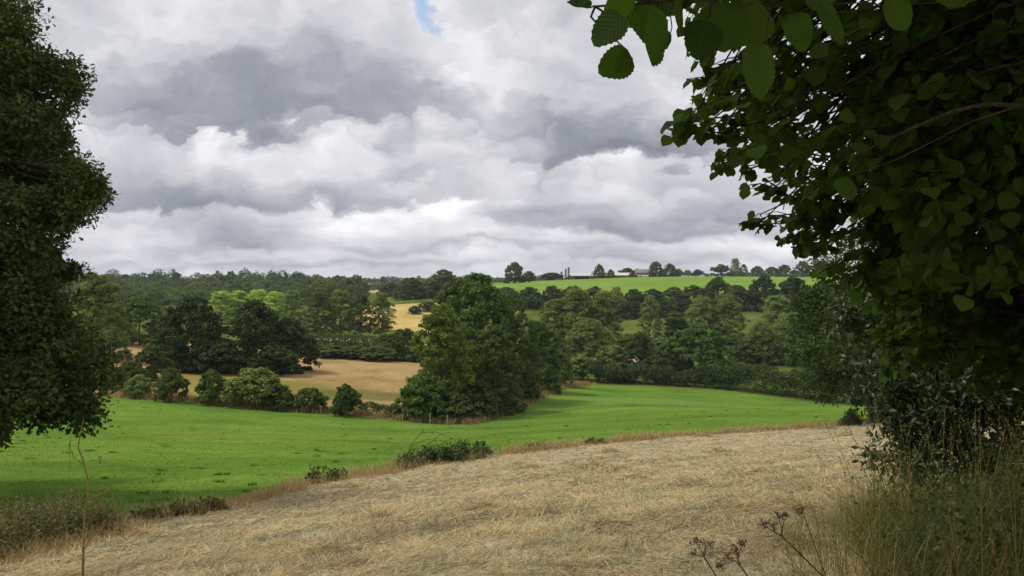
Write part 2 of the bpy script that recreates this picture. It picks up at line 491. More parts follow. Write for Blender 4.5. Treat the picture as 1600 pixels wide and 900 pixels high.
B = line([(-900, 10.5), (-350, 12.6), (0, 14.6), (230, 18.7), (380, 22), (520, 27), (640, 31.5), (790, 37), (900, 41.5), (1050, 46.5), (1200, 50), (1340, 53), (1480, 60), (1700, 66), (1900, 70)])
def resample(pl, step):
    out = [pl[0]]
    for a, b in zip(pl[:-1], pl[1:]):
        n = max(1, int(np.linalg.norm(b - a) / step))
        for i in range(1, n + 1):
            out.append(a + (b - a) * i / n)
    return np.array(out)
def wobble(pl, amp, sc, seed):
    o = pl.copy()
    for i in range(len(pl)):
        q = Vector((pl[i, 0] * sc, pl[i, 1] * sc, seed))
        o[i, 0] += amp * mnoise.noise(q) ; o[i, 1] += amp * mnoise.noise(q + Vector((9, 4, 2)))
    return o
def offset(pl, w):
    t = unit(np.gradient(pl, axis=0))
    n = np.c_[-t[:, 1], t[:, 0]]
    return pl + n * np.asarray(w)[:, None]
Bf = wobble(resample(B, 0.6), 0.55, 0.35, 1.3)
_wid = np.interp(Bf[:, 1], [12, 16, 20, 24, 70], [4.5, 4.2, 2.6, 1.8, 1.5])
Cf = wobble(offset(Bf, _wid), 0.5, 0.4, 6.1)
D = line([(-300, 75), (60, 90), (165, 95), (300, 93), (420, 90), (560, 88), (650, 86), (735, 86), (800, 100), (880, 138), (930, 152), (1000, 155), (1150, 145), (1300, 122), (1400, 112), (1700, 108), (1900, 108)])
Df = wobble(resample(D, 2.0), 0.6, 0.2, 3.0)
Ef = offset(Df, np.full(len(Df), 2.6))
poly_hay = np.r_[Bf, [(75, 20), (60, -12), (-40, -12)]]
poly_margin = np.r_[Bf, Cf[::-1]]
poly_pasture = np.r_[Cf, Df[::-1]]
_j = int(np.argmin(np.hypot(Df[:, 0] - (930 - CX) / F * 152, Df[:, 1] - 152)))
poly_edge = np.r_[Df[:_j], Ef[:_j][::-1]]
_i = np.argmin(abs(Ef[:, 0] - (-6.0)) + (Ef[:, 1] > 92) * 50)
poly_meadow = np.r_[Ef[:_i], resample(line([(690, 118), (668, 162), (460, 171), (200, 172), (-60, 178), (-260, 150)]), 4)]
poly_slope = resample(line([(545, 285), (660, 262), (740, 300), (705, 350), (570, 340), (545, 285)]), 6)[:-1]
poly_hill = resample(line([(760, 382), (1000, 372), (1330, 380), (1420, 575), (1100, 590), (1000, 580), (900, 560), (775, 525), (760, 382)]), 10)[:-1]
poly_stub = [line([(560, 545), (606, 545), (606, 660), (560, 660)]), line([(468, 545), (488, 545), (488, 600), (468, 600)]), line([(572, 800), (620, 800), (620, 1050), (560, 1050)])]
poly_lane = np.r_[resample(line([(380, 208), (520, 212), (640, 208), (800, 204), (1040, 196)]), 4), resample(line([(1040, 204), (800, 214), (640, 220), (520, 223), (380, 216)]), 4)]
poly_bank = np.array([(2.1, 0.5), (2.3, 3.0), (2.6, 5.0), (3.2, 7.0), (4.5, 9.3), (8, 11.5), (14, 12), (14, -4), (2.1, -4)], float)
poly_bank = wobble(resample(np.r_[poly_bank, poly_bank[:1]], 0.4)[:-1], 0.3, 0.9, 2.2)

def inside(poly, pts):
    x, y = pts[:, 0], pts[:, 1]
    r = np.zeros(len(pts), bool)
    j = len(poly) - 1
    for i in range(len(poly)):
        xi, yi = poly[i]; xj, yj = poly[j]
        c = ((yi > y) != (yj > y))
        if c.any():
            xx = (xj - xi) * (y - yi) / (yj - yi if yj != yi else 1e-9) + xi
            r ^= c & (x < xx)
        j = i
    return r

REGIONS = [('bank', 'hedge_bank', M_BANK, [poly_bank]), ('hay', 'hay_field', M_HAY, [poly_hay]), ('margin', 'field_margin', M_MARGIN, [poly_margin, poly_edge]),
           ('pasture', 'pasture', M_PASTURE, [poly_pasture]), ('meadow', 'meadow', M_MEADOW, [poly_meadow]),
           ('slope', 'crop_field', M_WHEAT, [poly_slope]), ('hill', 'hill_field', M_HILL, [poly_hill]),
           ('stub', 'stubble_field', M_STUBBLE, poly_stub), ('lane', 'lane', M_LANE, [poly_lane])]

def build_terrain():
    pts = []
    r = 1.2
    while r < 9000:
        step = max(0.021 * r, 0.11)
        da = step / r
        na = int(1.75 / da)
        a = np.linspace(-0.875, 0.875, na) + rng.uniform(-0.4, 0.4, na) * da
        rr = r + rng.uniform(-0.35, 0.35, na) * step
        pts.append(np.c_[np.sin(a) * rr, np.cos(a) * rr])
        nb = int((2 * np.pi - 1.75) / max(da * 5, 0.09))
        b = np.linspace(0.875, 2 * np.pi - 0.875, nb + 2)[1:-1]
        pts.append(np.c_[np.sin(b) * r, np.cos(b) * r])
        r += step
    pts = np.concatenate(pts)
    verts = [tuple(p) for p in pts]
    edges = []
    for _, _, _, polys in REGIONS:
        for pl in polys:
            s = len(verts)
            verts += [tuple(p) for p in pl]
            edges += [(s + i, s + (i + 1) % len(pl)) for i in range(len(pl))]
    vo, eo, fo, *_ = delaunay_2d_cdt([Vector(v) for v in verts], edges, [], 0, 1e-4)
    V2 = np.array([(a[0], a[1]) for a in vo])
    Fa = np.array([f for f in fo if len(f) == 3], np.int32)
    z = ZT(V2[:, 0], V2[:, 1])
    rad = np.hypot(V2[:, 0], V2[:, 1])
    hay = inside(poly_hay, V2) & (rad < 75)
    for i in np.nonzero(hay)[0]:
        x, y = V2[i]
        q = Vector((x * 0.55, y * 1.05, 0.3))
        z[i] += 0.085 * mnoise.fractal(q, 0.9, 2.1, 4) + 0.05 * mnoise.noise(Vector((x * 2.6, y * 3.6, 4)))
    pas = (inside(poly_pasture, V2)) & (rad < 160)
    for i in np.nonzero(pas)[0]:
        x, y = V2[i]
        z[i] += 0.14 * mnoise.fractal(Vector((x * 0.2, y * 0.32, 2.3)), 0.9, 2.0, 4)
    V = np.c_[V2, z]
    cen = V2[Fa].mean(1)
    a = V2[Fa[:, 1]] - V2[Fa[:, 0]]; b = V2[Fa[:, 2]] - V2[Fa[:, 0]]
    flip = (a[:, 0] * b[:, 1] - a[:, 1] * b[:, 0]) < 0
    Fa[flip] = Fa[flip][:, ::-1]
    reg = np.full(len(Fa), -1)
    for k, (_, _, _, polys) in enumerate(REGIONS):
        for pl in polys:
            mk = inside(pl, cen) & (reg < 0)
            reg[mk] = k
    for k in range(-1, len(REGIONS)):
        sel = Fa[reg == k]
        used, inv = np.unique(sel, return_inverse=True)
        nm, mt = ('ground', M_VALLEY) if k < 0 else (REGIONS[k][1], REGIONS[k][2])
        me = make_mesh(nm, V[used], inv.reshape(-1, 3), mt, smooth=True)
        tag(link(nm, me), kind='structure')
build_terrain()

# ------------------------------------------------------------------ trees
def envelope(kind, t):
    if kind == 'round':
        return np.sqrt(np.clip(1 - (2 * t - 0.85) ** 2 / 1.35, 0.02, 1))
    if kind == 'dome':
        return np.sqrt(np.clip(1 - (1.12 * t - 0.24) ** 2 / 0.80, 0.03, 1))
    if kind == 'tall':
        return np.clip(np.sin(np.pi * np.clip(t * 0.82 + 0.16, 0, 1)) ** 0.7, 0.12, 1)
    if kind == 'bush':
        return np.sqrt(np.clip(1 - (1.25 * t - 0.38) ** 2 / 0.78, 0.03, 1))
    if kind == 'spire':
        return np.clip(1.0 - t, 0.05, 1) ** 0.8
    return np.ones_like(t)

def crown_points(r, H, Wd, base, kind, nlobe, lobe_r, nclump, nleaf):
    """leaf positions and facings of a crown made of lobes, made of clumps"""
    tl = (np.arange(nlobe) + r.uniform(0, 1, nlobe)) / nlobe
    ang = np.arange(nlobe) * 2.39996 + r.uniform(-0.5, 0.5, nlobe)
    R = envelope(kind, tl) * Wd / 2
    lr = lobe_r * Wd * r.uniform(0.75, 1.25, nlobe)
    rad = np.maximum(R - lr * 0.85, 0) * r.uniform(0.75, 1.08, nlobe)
    lc = np.c_[np.cos(ang) * rad, np.sin(ang) * rad, base + lr * 0.6 + tl * (H - base - lr * 1.55)]
    # clumps over each lobe
    li = r.integers(0, nlobe, nclump)
    d = unit(r.normal(0, 1, (nclump, 3)))
    d[:, 2] = np.where(d[:, 2] < -0.35, -d[:, 2], d[:, 2])
    cr = lr[li] * r.uniform(0.26, 0.46, nclump)
    cc = lc[li] + d * (lr[li] * r.uniform(0.62, 1.0, nclump))[:, None] * np.array([1, 1, 0.85])
    ct = r.uniform(0, 1, nclump)
    ci = r.integers(0, nclump, nleaf)
    e = unit(r.normal(0, 1, (nleaf, 3)))
    flip = (np.sum(e * d[ci], 1) < 0) & (r.uniform(0, 1, nleaf) < 0.72)
    e[flip] *= -1
    p = cc[ci] + e * (cr[ci] * r.uniform(0.35, 1.08, nleaf))[:, None] * np.array([1.1, 1.1, 0.75])
    nrm = unit(e * 0.7 + d[ci] * 0.5 + np.array([0, 0, 0.45]) + r.normal(0, 0.32, (nleaf, 3)))
    tint = np.clip(0.25 + 0.36 * ct[ci] + r.normal(0, 0.15, nleaf), 0, 1)
    return p, nrm, tint, lc, lr

PROTO = {}
def proto(key, seed, H, Wd, base, kind, nlobe, lobe_r, nclump, nleaf, leaf, tmpl=(WIDE_V, WIDE_F), trunk_r=0.3, hang=0.0):
    r = np.random.default_rng(seed)
    p, nrm, tint, lc, lr = crown_points(r, H, Wd, base, kind, nlobe, lobe_r, nclump, nleaf)
    p[:, 2] = np.maximum(p[:, 2], 0.05 + 0.3 * r.uniform(0, 1, nleaf))
    d = r.normal(0, 1, (nleaf, 3)); d[:, 2] -= 0.35 + hang
    v, f, tt = scatter(tmpl[0], tmpl[1], p, d, nrm, leaf * r.uniform(0.65, 1.35, nleaf), tint)
    cm = make_mesh(key + '_crown', v, f, LEAF, tt)
    paths = []
    top = np.array([r.normal(0, 0.1), r.normal(0, 0.1), H * 0.8])
    n = 7
    tz = np.linspace(0, 1, n)
    tp = np.c_[r.normal(0, 0.10, n) * tz, r.normal(0, 0.10, n) * tz, tz * H * 0.8 - 0.3]
    tr = trunk_r * (1 - 0.88 * tz); tr[0] *= 1.45
    paths.append((tp, tr))
    for i in r.permutation(nlobe)[:min(nlobe, 9)]:
        zi = min(H * 0.7, max(base * 0.6, lc[i, 2] - 0.35 * Wd * r.uniform(0.5, 1)))
        k = zi / (H * 0.8)
        a = np.array([np.interp(zi, tp[:, 2], tp[:, 0]), np.interp(zi, tp[:, 2], tp[:, 1]), zi])
        b = lc[i]
        paths.append((bend(a, b, 5, 0.08), trunk_r * (1 - 0.8 * k) * np.linspace(0.55, 0.12, 5)))
    tv, tq = tubes(paths, 6)
    tm = make_mesh(key + '_trunk', tv, tq, BARK, smooth=True)
    zz = p[:, 2]; xy = np.hypot(p[:, 0], p[:, 1])
    PROTO[key] = (cm, tm, np.percentile(zz, 99.7), 2 * np.percentile(xy, 96))

for k in range(3):
    proto(f'broad{k}', 10 + k, 13, 13, 0.1, 'dome', 30, 0.155, 330, 26000, 0.29, trunk_r=0.40)
for k in range(3):
    proto(f'poplar{k}', 20 + k, 18, 8.5, 0.8, 'tall', 30, 0.20, 420, 20000, 0.27, tmpl=(RHOMB_V * (1.25, 1, 1), RHOMB_F), trunk_r=0.28)
for k in range(2):
    proto(f'willow{k}', 30 + k, 13, 10, 0.0, 'dome', 34, 0.15, 480, 24000, 0.28, tmpl=(RHOMB_V * (1.2, 1, 1), RHOMB_F), trunk_r=0.26, hang=0.3)
for k in range(3):
    proto(f'bush{k}', 40 + k, 4.0, 4.4, 0.0, 'bush', 20, 0.18, 230, 13000, 0.16, trunk_r=0.08)
for k in range(3):
    proto(f'lofty{k}', 70 + k, 19, 12, 0.0, 'dome', 46, 0.135, 520, 32000, 0.28, trunk_r=0.38)
proto('umbrella0', 50, 11, 11, 2.6, 'round', 16, 0.21, 160, 9000, 0.42, trunk_r=0.45)
proto('spire0', 60, 9, 1.9, 0.3, 'spire', 14, 0.26, 90, 2600, 0.30, trunk_r=0.12)
proto('tier0', 61, 15, 8, 0.5, 'spire', 22, 0.24, 240, 10000, 0.36, trunk_r=0.3)

G = {   # tints (multiply the leaf colour); pale paints sunlight into the poplar row
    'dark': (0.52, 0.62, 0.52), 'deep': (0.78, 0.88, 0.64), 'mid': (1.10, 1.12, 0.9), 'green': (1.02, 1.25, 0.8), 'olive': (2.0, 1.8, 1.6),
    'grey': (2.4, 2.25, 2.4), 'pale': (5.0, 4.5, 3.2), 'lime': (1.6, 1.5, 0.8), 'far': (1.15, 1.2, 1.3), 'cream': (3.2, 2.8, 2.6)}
def tree(px, Y, top, wpx, kind, tint, label, name='tree', cat='tree', group=None, sink=0.0, x=None):
    b = ground_at(px, Y)
    zt = (CY - top) / F * Y
    if kind[:5] in ('broad', 'willo') and (zt - b[2]) / (wpx / F * Y) > 1.2:
        kind = 'lofty' + str((int(kind[-1]) + int(px)) % 3)
    cm, tm, H, Wd = PROTO[kind]
    if kind[:5] in ('broad', 'willo', 'popla', 'lofty'):
        sink = {'broad': 0.16, 'willo': 0.12, 'popla': 0.05, 'lofty': 0.08}[kind[:5]] * max(1.0, zt - b[2])
    h = max(1.0, zt - b[2]) + sink
    w = wpx / F * Y
    root = thing(name, label, cat, (b[0], b[1], b[2] - sink), group)
    root.rotation_euler[2] = random.uniform(0, 6.28)
    c = link('crown', cm, root)
    c.scale = (w / Wd, w / Wd, h / H)
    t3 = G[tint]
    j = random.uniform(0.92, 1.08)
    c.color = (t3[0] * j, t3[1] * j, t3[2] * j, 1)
    t = link('trunk', tm, root)
    t.scale = c.scale
    return root

TREES = [
    # bushes along the hedge line left of the corner
    (216, 95, 586, 44, 'bush0', 'grey', 'low grey green shrub at the left end of the row above the pasture', 'shrub', 'bush'),
    (268, 93, 577, 48, 'bush1', 'mid', 'small leaning green bush, first rounded one right of the low grey shrub', 'shrub', 'bush'),
    (330, 92, 578, 46, 'bush2', 'green', 'round upright bright green bush in a gap of dry grass under the two dark oaks', 'shrub', 'bush'),
    (398, 92, 576, 92, 'bush0', 'olive', 'wide pale olive shrub, largest of the row above the pasture', 'shrub', 'bush'),
    (432, 90, 600, 58, 'bush2', 'deep', 'dark green bush in front of the wide pale olive shrub', 'shrub', 'bush'),
    (482, 90, 607, 56, 'bush1', 'mid', 'loose low bush between the dark bush and the rounded one', 'shrub', 'bush'),
    (540, 88, 601, 48, 'bush2', 'deep', 'dense rounded dark bush standing alone before the tan meadow', 'shrub', 'bush'),
    (236, 112, 541, 66, 'broad1', 'deep', 'small dark tree below the left oak of the dark pair', 'tree', 'tree'),
    (205, 104, 566, 52, 'bush1', 'deep', 'dark thicket beside the oak branch tips at the left', 'shrub', 'bush'),
    (180, 100, 575, 44, 'bush0', 'mid', 'green thicket half hidden behind the hanging oak branches', 'shrub', 'bush'),
    # dark pair of oaks and neighbours
    (303, 126, 466, 126, 'broad0', 'dark', 'large round dark oak, left of the dark pair in the meadow', 'oak_tree', 'tree'),
    (398, 128, 472, 118, 'broad2', 'dark', 'large round dark oak, right of the dark pair in the meadow', 'oak_tree', 'tree'),
    (448, 132, 498, 96, 'broad1', 'dark', 'lower dark tree sloping down from the right oak of the dark pair', 'tree', 'tree'),
    (218, 160, 463, 84, 'willow0', 'green', 'bright green leafy tree behind the golden strip at the left', 'tree', 'tree'),
    (146, 135, 428, 104, 'willow1', 'olive', 'tall hazy olive tree beside the left oak crown', 'tree', 'tree'),
    (180, 170, 480, 60, 'broad2', 'mid', 'dull green tree between the olive tree and the bright green one', 'tree', 'tree'),
    (262, 200, 478, 60, 'willow1', 'grey', 'greyish tree peeping out left of the dark oak pair', 'tree', 'tree'),
    # sunlit (sun painted by the pale tint) and green poplars of the valley, left half
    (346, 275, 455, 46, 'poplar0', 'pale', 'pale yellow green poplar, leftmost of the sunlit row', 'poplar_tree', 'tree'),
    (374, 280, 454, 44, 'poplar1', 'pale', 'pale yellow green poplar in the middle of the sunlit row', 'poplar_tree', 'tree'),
    (403, 280, 453, 44, 'poplar2', 'pale', 'sunlit yellow green poplar above the right oak of the dark pair', 'poplar_tree', 'tree'),
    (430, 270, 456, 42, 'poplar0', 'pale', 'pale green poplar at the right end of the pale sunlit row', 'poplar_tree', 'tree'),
    (455, 250, 454, 46, 'poplar1', 'grey', 'greyish poplar where the pale row meets the darker row', 'poplar_tree', 'tree'),
    (497, 232, 456, 50, 'poplar2', 'mid', 'dark poplar with a bare stem over the white lane', 'poplar_tree', 'tree'),
    (532, 236, 454, 48, 'poplar0', 'olive', 'slim green poplar in the middle of the darker valley row', 'poplar_tree', 'tree'),
    (563, 236, 459, 46, 'poplar1', 'mid', 'dense poplar beside the gap to the golden slope', 'poplar_tree', 'tree'),
    (597, 238, 457, 40, 'poplar2', 'olive', 'single airy poplar standing in front of the golden slope', 'poplar_tree', 'tree'),
    (480, 168, 536, 60, 'bush1', 'deep', 'dark bush at the left end of the far hedge of the tan meadow', 'shrub', 'bush'),
    (517, 166, 540, 58, 'bush2', 'mid', 'green bush in the far hedge of the tan meadow, under the dark poplar', 'shrub', 'bush'),
    (552, 166, 542, 56, 'bush0', 'deep', 'low dark bush in the middle of the far hedge of the tan meadow', 'shrub', 'bush'),
    (590, 164, 541, 60, 'bush1', 'mid', 'wide low bush in the far hedge of the tan meadow, below the airy poplar', 'shrub', 'bush'),
    (632, 170, 514, 66, 'broad1', 'deep', 'small dark tree at the right end of the far meadow hedge', 'tree', 'tree'),
    (600, 205, 521, 36, 'bush2', 'lime', 'light green bush at the foot of the golden slope', 'shrub', 'bush'),
    # the big clump at the field corner
    (664, 89, 588, 92, 'bush0', 'green', 'rounded leafy bush at the foot of the corner clump, behind the posts', 'shrub', 'bush'),
    (700, 90, 612, 96, 'bush1', 'deep', 'dark low thicket behind the right fence post', 'shrub', 'bush'),
    (690, 94, 477, 118, 'broad1', 'lime', 'light olive green tree at the front of the corner clump', 'tree', 'tree'),
    (748, 108, 430, 132, 'broad0', 'green', 'tallest dark green tree of the corner clump', 'tree', 'tree'),
    (712, 122, 438, 96, 'broad2', 'deep', 'tall dark tree behind the light olive tree of the corner clump', 'tree', 'tree'),
    (772, 98, 510, 92, 'broad0', 'mid', 'leafy tree at the right face of the corner clump, over the dry margin', 'tree', 'tree'),
    (797, 114, 462, 100, 'broad2', 'mid', 'tall rounded tree on the right shoulder of the corner clump', 'tree', 'tree'),
    (744, 93, 596, 76, 'bush2', 'deep', 'dense dark bush under the corner clump, right of the posts', 'shrub', 'bush'),
    (780, 102, 586, 64, 'bush1', 'mid', 'low leafy bush at the right foot of the corner clump, on the dry margin', 'shrub', 'bush'),
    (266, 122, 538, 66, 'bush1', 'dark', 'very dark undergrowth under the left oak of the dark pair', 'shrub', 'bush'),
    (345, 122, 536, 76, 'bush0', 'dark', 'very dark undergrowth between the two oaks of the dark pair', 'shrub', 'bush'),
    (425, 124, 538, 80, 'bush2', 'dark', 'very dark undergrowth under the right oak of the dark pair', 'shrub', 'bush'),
    (838, 128, 503, 78, 'broad2', 'green', 'rounded green tree right of the corner clump along the pasture edge', 'tree', 'tree'),
    (872, 142, 548, 48, 'bush2', 'mid', 'small green tree ending the row at the top of the pasture', 'shrub', 'bush'),
    (812, 112, 585, 60, 'bush0', 'deep', 'dark bush under the tall rounded tree by the pasture edge', 'shrub', 'bush'),
    (908, 158, 556, 56, 'bush1', 'olive', 'rounded olive bush at the far edge of the pasture, left of the gap', 'shrub', 'bush'),
    (966, 162, 567, 62, 'bush0', 'deep', 'rounded dark bush at the far edge of the pasture, right of the gap', 'shrub', 'bush'),
    # valley, right half
    (866, 215, 468, 62, 'poplar1', 'olive', 'olive poplar, left of the big pale clump in the valley', 'poplar_tree', 'tree'),
    (900, 212, 452, 70, 'poplar2', 'olive', 'tallest olive poplar of the big clump in the valley', 'poplar_tree', 'tree'),
    (942, 210, 456, 66, 'poplar0', 'olive', 'olive poplar, right of the big pale clump in the valley', 'poplar_tree', 'tree'),
    (920, 190, 500, 90, 'willow0', 'olive', 'shorter olive willow in front of the big valley poplars', 'tree', 'tree'),
    (860, 180, 520, 60, 'willow1', 'mid', 'green willow behind the end of the pasture edge row', 'tree', 'tree'),
    (1015, 245, 462, 38, 'willow1', 'grey', 'slim pale grey tree standing alone on the valley grass', 'tree', 'tree'),
    (1056, 232, 488, 44, 'tier0', 'deep', 'small dark tree right of the slim pale grey tree', 'tree', 'tree'),
    (1096, 248, 464, 60, 'willow0', 'grey', 'grey olive willow, left one of the pair before the dark wood edge', 'tree', 'tree'),
    (1134, 246, 460, 64, 'willow1', 'olive', 'grey olive willow, right one of the pair before the dark wood edge', 'tree', 'tree'),
    (1094, 166, 508, 128, 'broad0', 'green', 'big round green tree at the far edge of the pasture', 'tree', 'tree'),
    (1036, 164, 540, 70, 'broad2', 'deep', 'dark tree left of the big round green tree', 'tree', 'tree'),
    (1000, 176, 520, 56, 'willow0', 'deep', 'dark feathery tree behind the pasture, below the yellow grass', 'tree', 'tree'),
    (1150, 172, 566, 62, 'bush2', 'olive', 'olive bush right of the big round green tree', 'shrub', 'bush'),
    (1214, 200, 462, 62, 'poplar0', 'grey', 'pale grey green poplar at the right of the valley', 'poplar_tree', 'tree'),
    (1232, 190, 490, 58, 'poplar2', 'grey', 'shorter pale grey poplar beside the dark oak crown', 'poplar_tree', 'tree'),
    (1190, 186, 505, 56, 'willow1', 'olive', 'olive willow in front of the pale grey poplar', 'tree', 'tree'),
    (1166, 184, 530, 52, 'bush0', 'mid', 'green thicket on the valley grass below the steep meadow strip', 'shrub', 'bush'),
    (1275, 180, 470, 90, 'broad1', 'green', 'leafy green tree behind the dark oak at the right', 'tree', 'tree'),
    (1300, 150, 560, 90, 'broad0', 'deep', 'dark tree closing the right end of the far pasture hedge', 'tree', 'tree'),
    # wood edge below the hill field
    (792, 352, 449, 52, 'broad1', 'mid', 'rounded tree at the left end of the wood edge below the hill field', 'tree', 'tree'),
    (828, 352, 449, 50, 'broad2', 'mid', 'second tree from the left in the wood edge below the hill field', 'tree', 'tree'),
    (862, 350, 447, 48, 'broad0', 'deep', 'third tree from the left in the wood edge below the hill field', 'tree', 'tree'),
    (896, 350, 447, 50, 'broad1', 'mid', 'wood edge tree just behind the tallest olive poplar', 'tree', 'tree'),
    (930, 350, 448, 48, 'broad2', 'mid', 'wood edge tree left of the cream flowering one', 'tree', 'tree'),
    (963, 340, 449, 28, 'bush0', 'cream', 'cream flowering tree standing out in the dark wood edge', 'tree', 'tree'),
    (990, 350, 452, 44, 'broad0', 'deep', 'dark tree right of the cream flowering one', 'tree', 'tree'),
    (1020, 350, 452, 48, 'broad2', 'deep', 'dark wood edge tree behind the slim pale grey tree', 'tree', 'tree'),
    (1052, 348, 449, 50, 'broad1', 'mid', 'wood edge tree left of the grey olive pair', 'tree', 'tree'),
    (1084, 346, 446, 50, 'broad0', 'mid', 'wood edge tree rising behind the left willow of the grey pair', 'tree', 'tree'),
    (1122, 342, 434, 54, 'broad2', 'deep', 'tallest tree of the wood edge below the hill field', 'tree', 'tree'),
    (1152, 335, 446, 54, 'broad1', 'deep', 'rounded dark tree just right of the tallest wood edge tree', 'tree', 'tree'),
    (1194, 332, 431, 56, 'broad0', 'dark', 'very dark round tree, left of two before the bright hill field', 'tree', 'tree'),
    (1240, 330, 434, 72, 'broad2', 'dark', 'very dark wide tree, right of two before the bright hill field', 'tree', 'tree'),
    (1290, 330, 440, 60, 'broad1', 'deep', 'dark tree behind the hazel edge under the hill field', 'tree', 'tree'),
    (944, 326, 468, 46, 'broad0', 'dark', 'dark low tree in front of the wood edge, behind the right olive poplar', 'tree', 'tree'),
    (986, 326, 470, 46, 'broad1', 'dark', 'dark low tree in front of the wood edge, left of the slim pale grey tree', 'tree', 'tree'),
    (1032, 324, 470, 50, 'broad2', 'dark', 'dark low tree in front of the wood edge, right of the slim pale grey tree', 'tree', 'tree'),
    (1072, 322, 468, 46, 'broad0', 'dark', 'dark low tree in front of the wood edge, left of the grey olive pair', 'tree', 'tree'),
    (1120, 320, 466, 50, 'broad1', 'dark', 'dark low tree in front of the wood edge, behind the grey olive pair', 'tree', 'tree'),
    (1222, 312, 466, 54, 'broad2', 'deep', 'dark low tree under the two very dark round trees', 'tree', 'tree'),
    (986, 222, 522, 52, 'bush1', 'lime', 'yellow green thicket on the valley grass under the slim pale grey tree', 'shrub', 'bush'),
    (1030, 212, 528, 56, 'bush0', 'olive', 'olive thicket on the valley grass left of the big round green tree', 'shrub', 'bush'),
    (1140, 222, 524, 56, 'bush2', 'deep', 'dark thicket behind the big round green tree', 'shrub', 'bush'),
    (1070, 235, 505, 54, 'willow0', 'mid', 'dull green willow just above the big round green tree', 'tree', 'tree'),
    (880, 172, 552, 50, 'bush0', 'mid', 'green thicket at the foot of the shorter olive willow', 'shrub', 'bush'),
    (955, 180, 540, 56, 'bush1', 'olive', 'olive thicket below the right olive poplar', 'shrub', 'bush'),
    # trees on the slope behind the golden field
    (640, 372, 434, 52, 'broad0', 'mid', 'rounded tree at the upper left of the golden slope', 'tree', 'tree'),
    (672, 378, 436, 46, 'broad2', 'olive', 'light green tree above the golden slope', 'tree', 'tree'),
    (694, 385, 422, 58, 'broad1', 'mid', 'tall spreading tree on the skyline above the golden slope', 'tree', 'tree'),
    (735, 388, 430, 60, 'broad0', 'mid', 'skyline tree just behind the tallest corner tree', 'tree', 'tree'),
    (612, 420, 442, 44, 'broad2', 'deep', 'dark tree left of the golden slope trees', 'tree', 'tree'),
    (648, 318, 478, 22, 'bush2', 'deep', 'dark shrub on the golden slope near its top', 'shrub', 'bush'),
    (668, 326, 471, 30, 'bush1', 'mid', 'low shrub on the golden slope beside the dark trees', 'shrub', 'bush'),
    # ridge on the right
    (804, 488, 410, 34, 'broad1', 'green', 'tall light green tree at the left end of the ridge', 'tree', 'tree'),
    (826, 488, 424, 24, 'bush0', 'green', 'small rounded tree right of the tall light green ridge tree', 'tree', 'tree'),
    (862, 535, 426, 38, 'bush1', 'deep', 'wide low dark tree left of the thin conifers on the ridge', 'tree', 'tree'),
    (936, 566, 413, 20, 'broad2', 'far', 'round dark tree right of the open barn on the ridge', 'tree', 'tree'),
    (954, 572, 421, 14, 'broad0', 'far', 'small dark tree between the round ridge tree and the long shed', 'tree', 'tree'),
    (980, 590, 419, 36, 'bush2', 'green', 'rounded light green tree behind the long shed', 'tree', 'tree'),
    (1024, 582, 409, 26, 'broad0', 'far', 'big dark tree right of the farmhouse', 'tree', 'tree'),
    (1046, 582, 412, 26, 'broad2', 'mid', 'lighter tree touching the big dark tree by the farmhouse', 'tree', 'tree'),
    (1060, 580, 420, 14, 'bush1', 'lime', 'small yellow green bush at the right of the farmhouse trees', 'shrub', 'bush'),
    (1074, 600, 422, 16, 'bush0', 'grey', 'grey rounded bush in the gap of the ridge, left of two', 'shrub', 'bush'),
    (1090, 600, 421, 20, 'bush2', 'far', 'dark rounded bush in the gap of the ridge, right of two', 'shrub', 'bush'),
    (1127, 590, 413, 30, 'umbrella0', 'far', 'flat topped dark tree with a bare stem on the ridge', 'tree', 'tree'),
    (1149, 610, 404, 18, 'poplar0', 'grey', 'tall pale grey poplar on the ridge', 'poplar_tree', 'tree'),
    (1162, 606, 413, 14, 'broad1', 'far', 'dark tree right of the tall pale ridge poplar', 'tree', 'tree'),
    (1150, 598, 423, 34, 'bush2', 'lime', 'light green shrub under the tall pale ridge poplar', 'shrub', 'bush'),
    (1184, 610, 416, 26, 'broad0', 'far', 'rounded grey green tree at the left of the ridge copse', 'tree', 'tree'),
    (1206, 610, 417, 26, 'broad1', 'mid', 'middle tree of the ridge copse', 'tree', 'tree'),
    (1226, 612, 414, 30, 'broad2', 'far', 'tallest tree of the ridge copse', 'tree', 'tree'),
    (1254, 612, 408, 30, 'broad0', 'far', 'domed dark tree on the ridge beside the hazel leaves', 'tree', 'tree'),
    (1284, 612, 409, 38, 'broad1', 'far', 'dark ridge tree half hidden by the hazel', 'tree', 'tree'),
    # skyline at the left
    (447, 640, 426, 11, 'umbrella0', 'far', 'tall thin headed tree on the left skyline, first of three', 'tree', 'tree'),
    (458, 640, 429, 15, 'umbrella0', 'far', 'wide headed tree on the left skyline, middle of three', 'tree', 'tree'),
    (474, 640, 429, 15, 'umbrella0', 'far', 'flat headed tree on the left skyline, last of three', 'tree', 'tree'),
    (598, 900, 432, 11, 'broad2', 'far', 'single round tree on the far skyline above the pale stubble', 'tree', 'tree'),
]
for (px, Y, top, wpx, kind, tint, label, name, cat) in TREES:
    grp = {'poplar_tree': 'poplars in the valley', 'shrub': 'bushes of the hedges and slopes'}.get(name, 'trees of the valley and ridge')
    tree(px, Y, top, wpx, kind, tint, label, name, cat, grp)
for i, (px, top, lb) in enumerate([(877.5, 425, 'shortest and leftmost of three thin conifers beside the barn'),
                                   (884, 421, 'middle of three thin conifers beside the barn'), (888.5, 418, 'tallest of three thin conifers, touching the barn gable')]):
    tree(px, 545, top, 4, 'spire0', 'far', lb, 'conifer', 'tree', 'thin conifers by the barn')

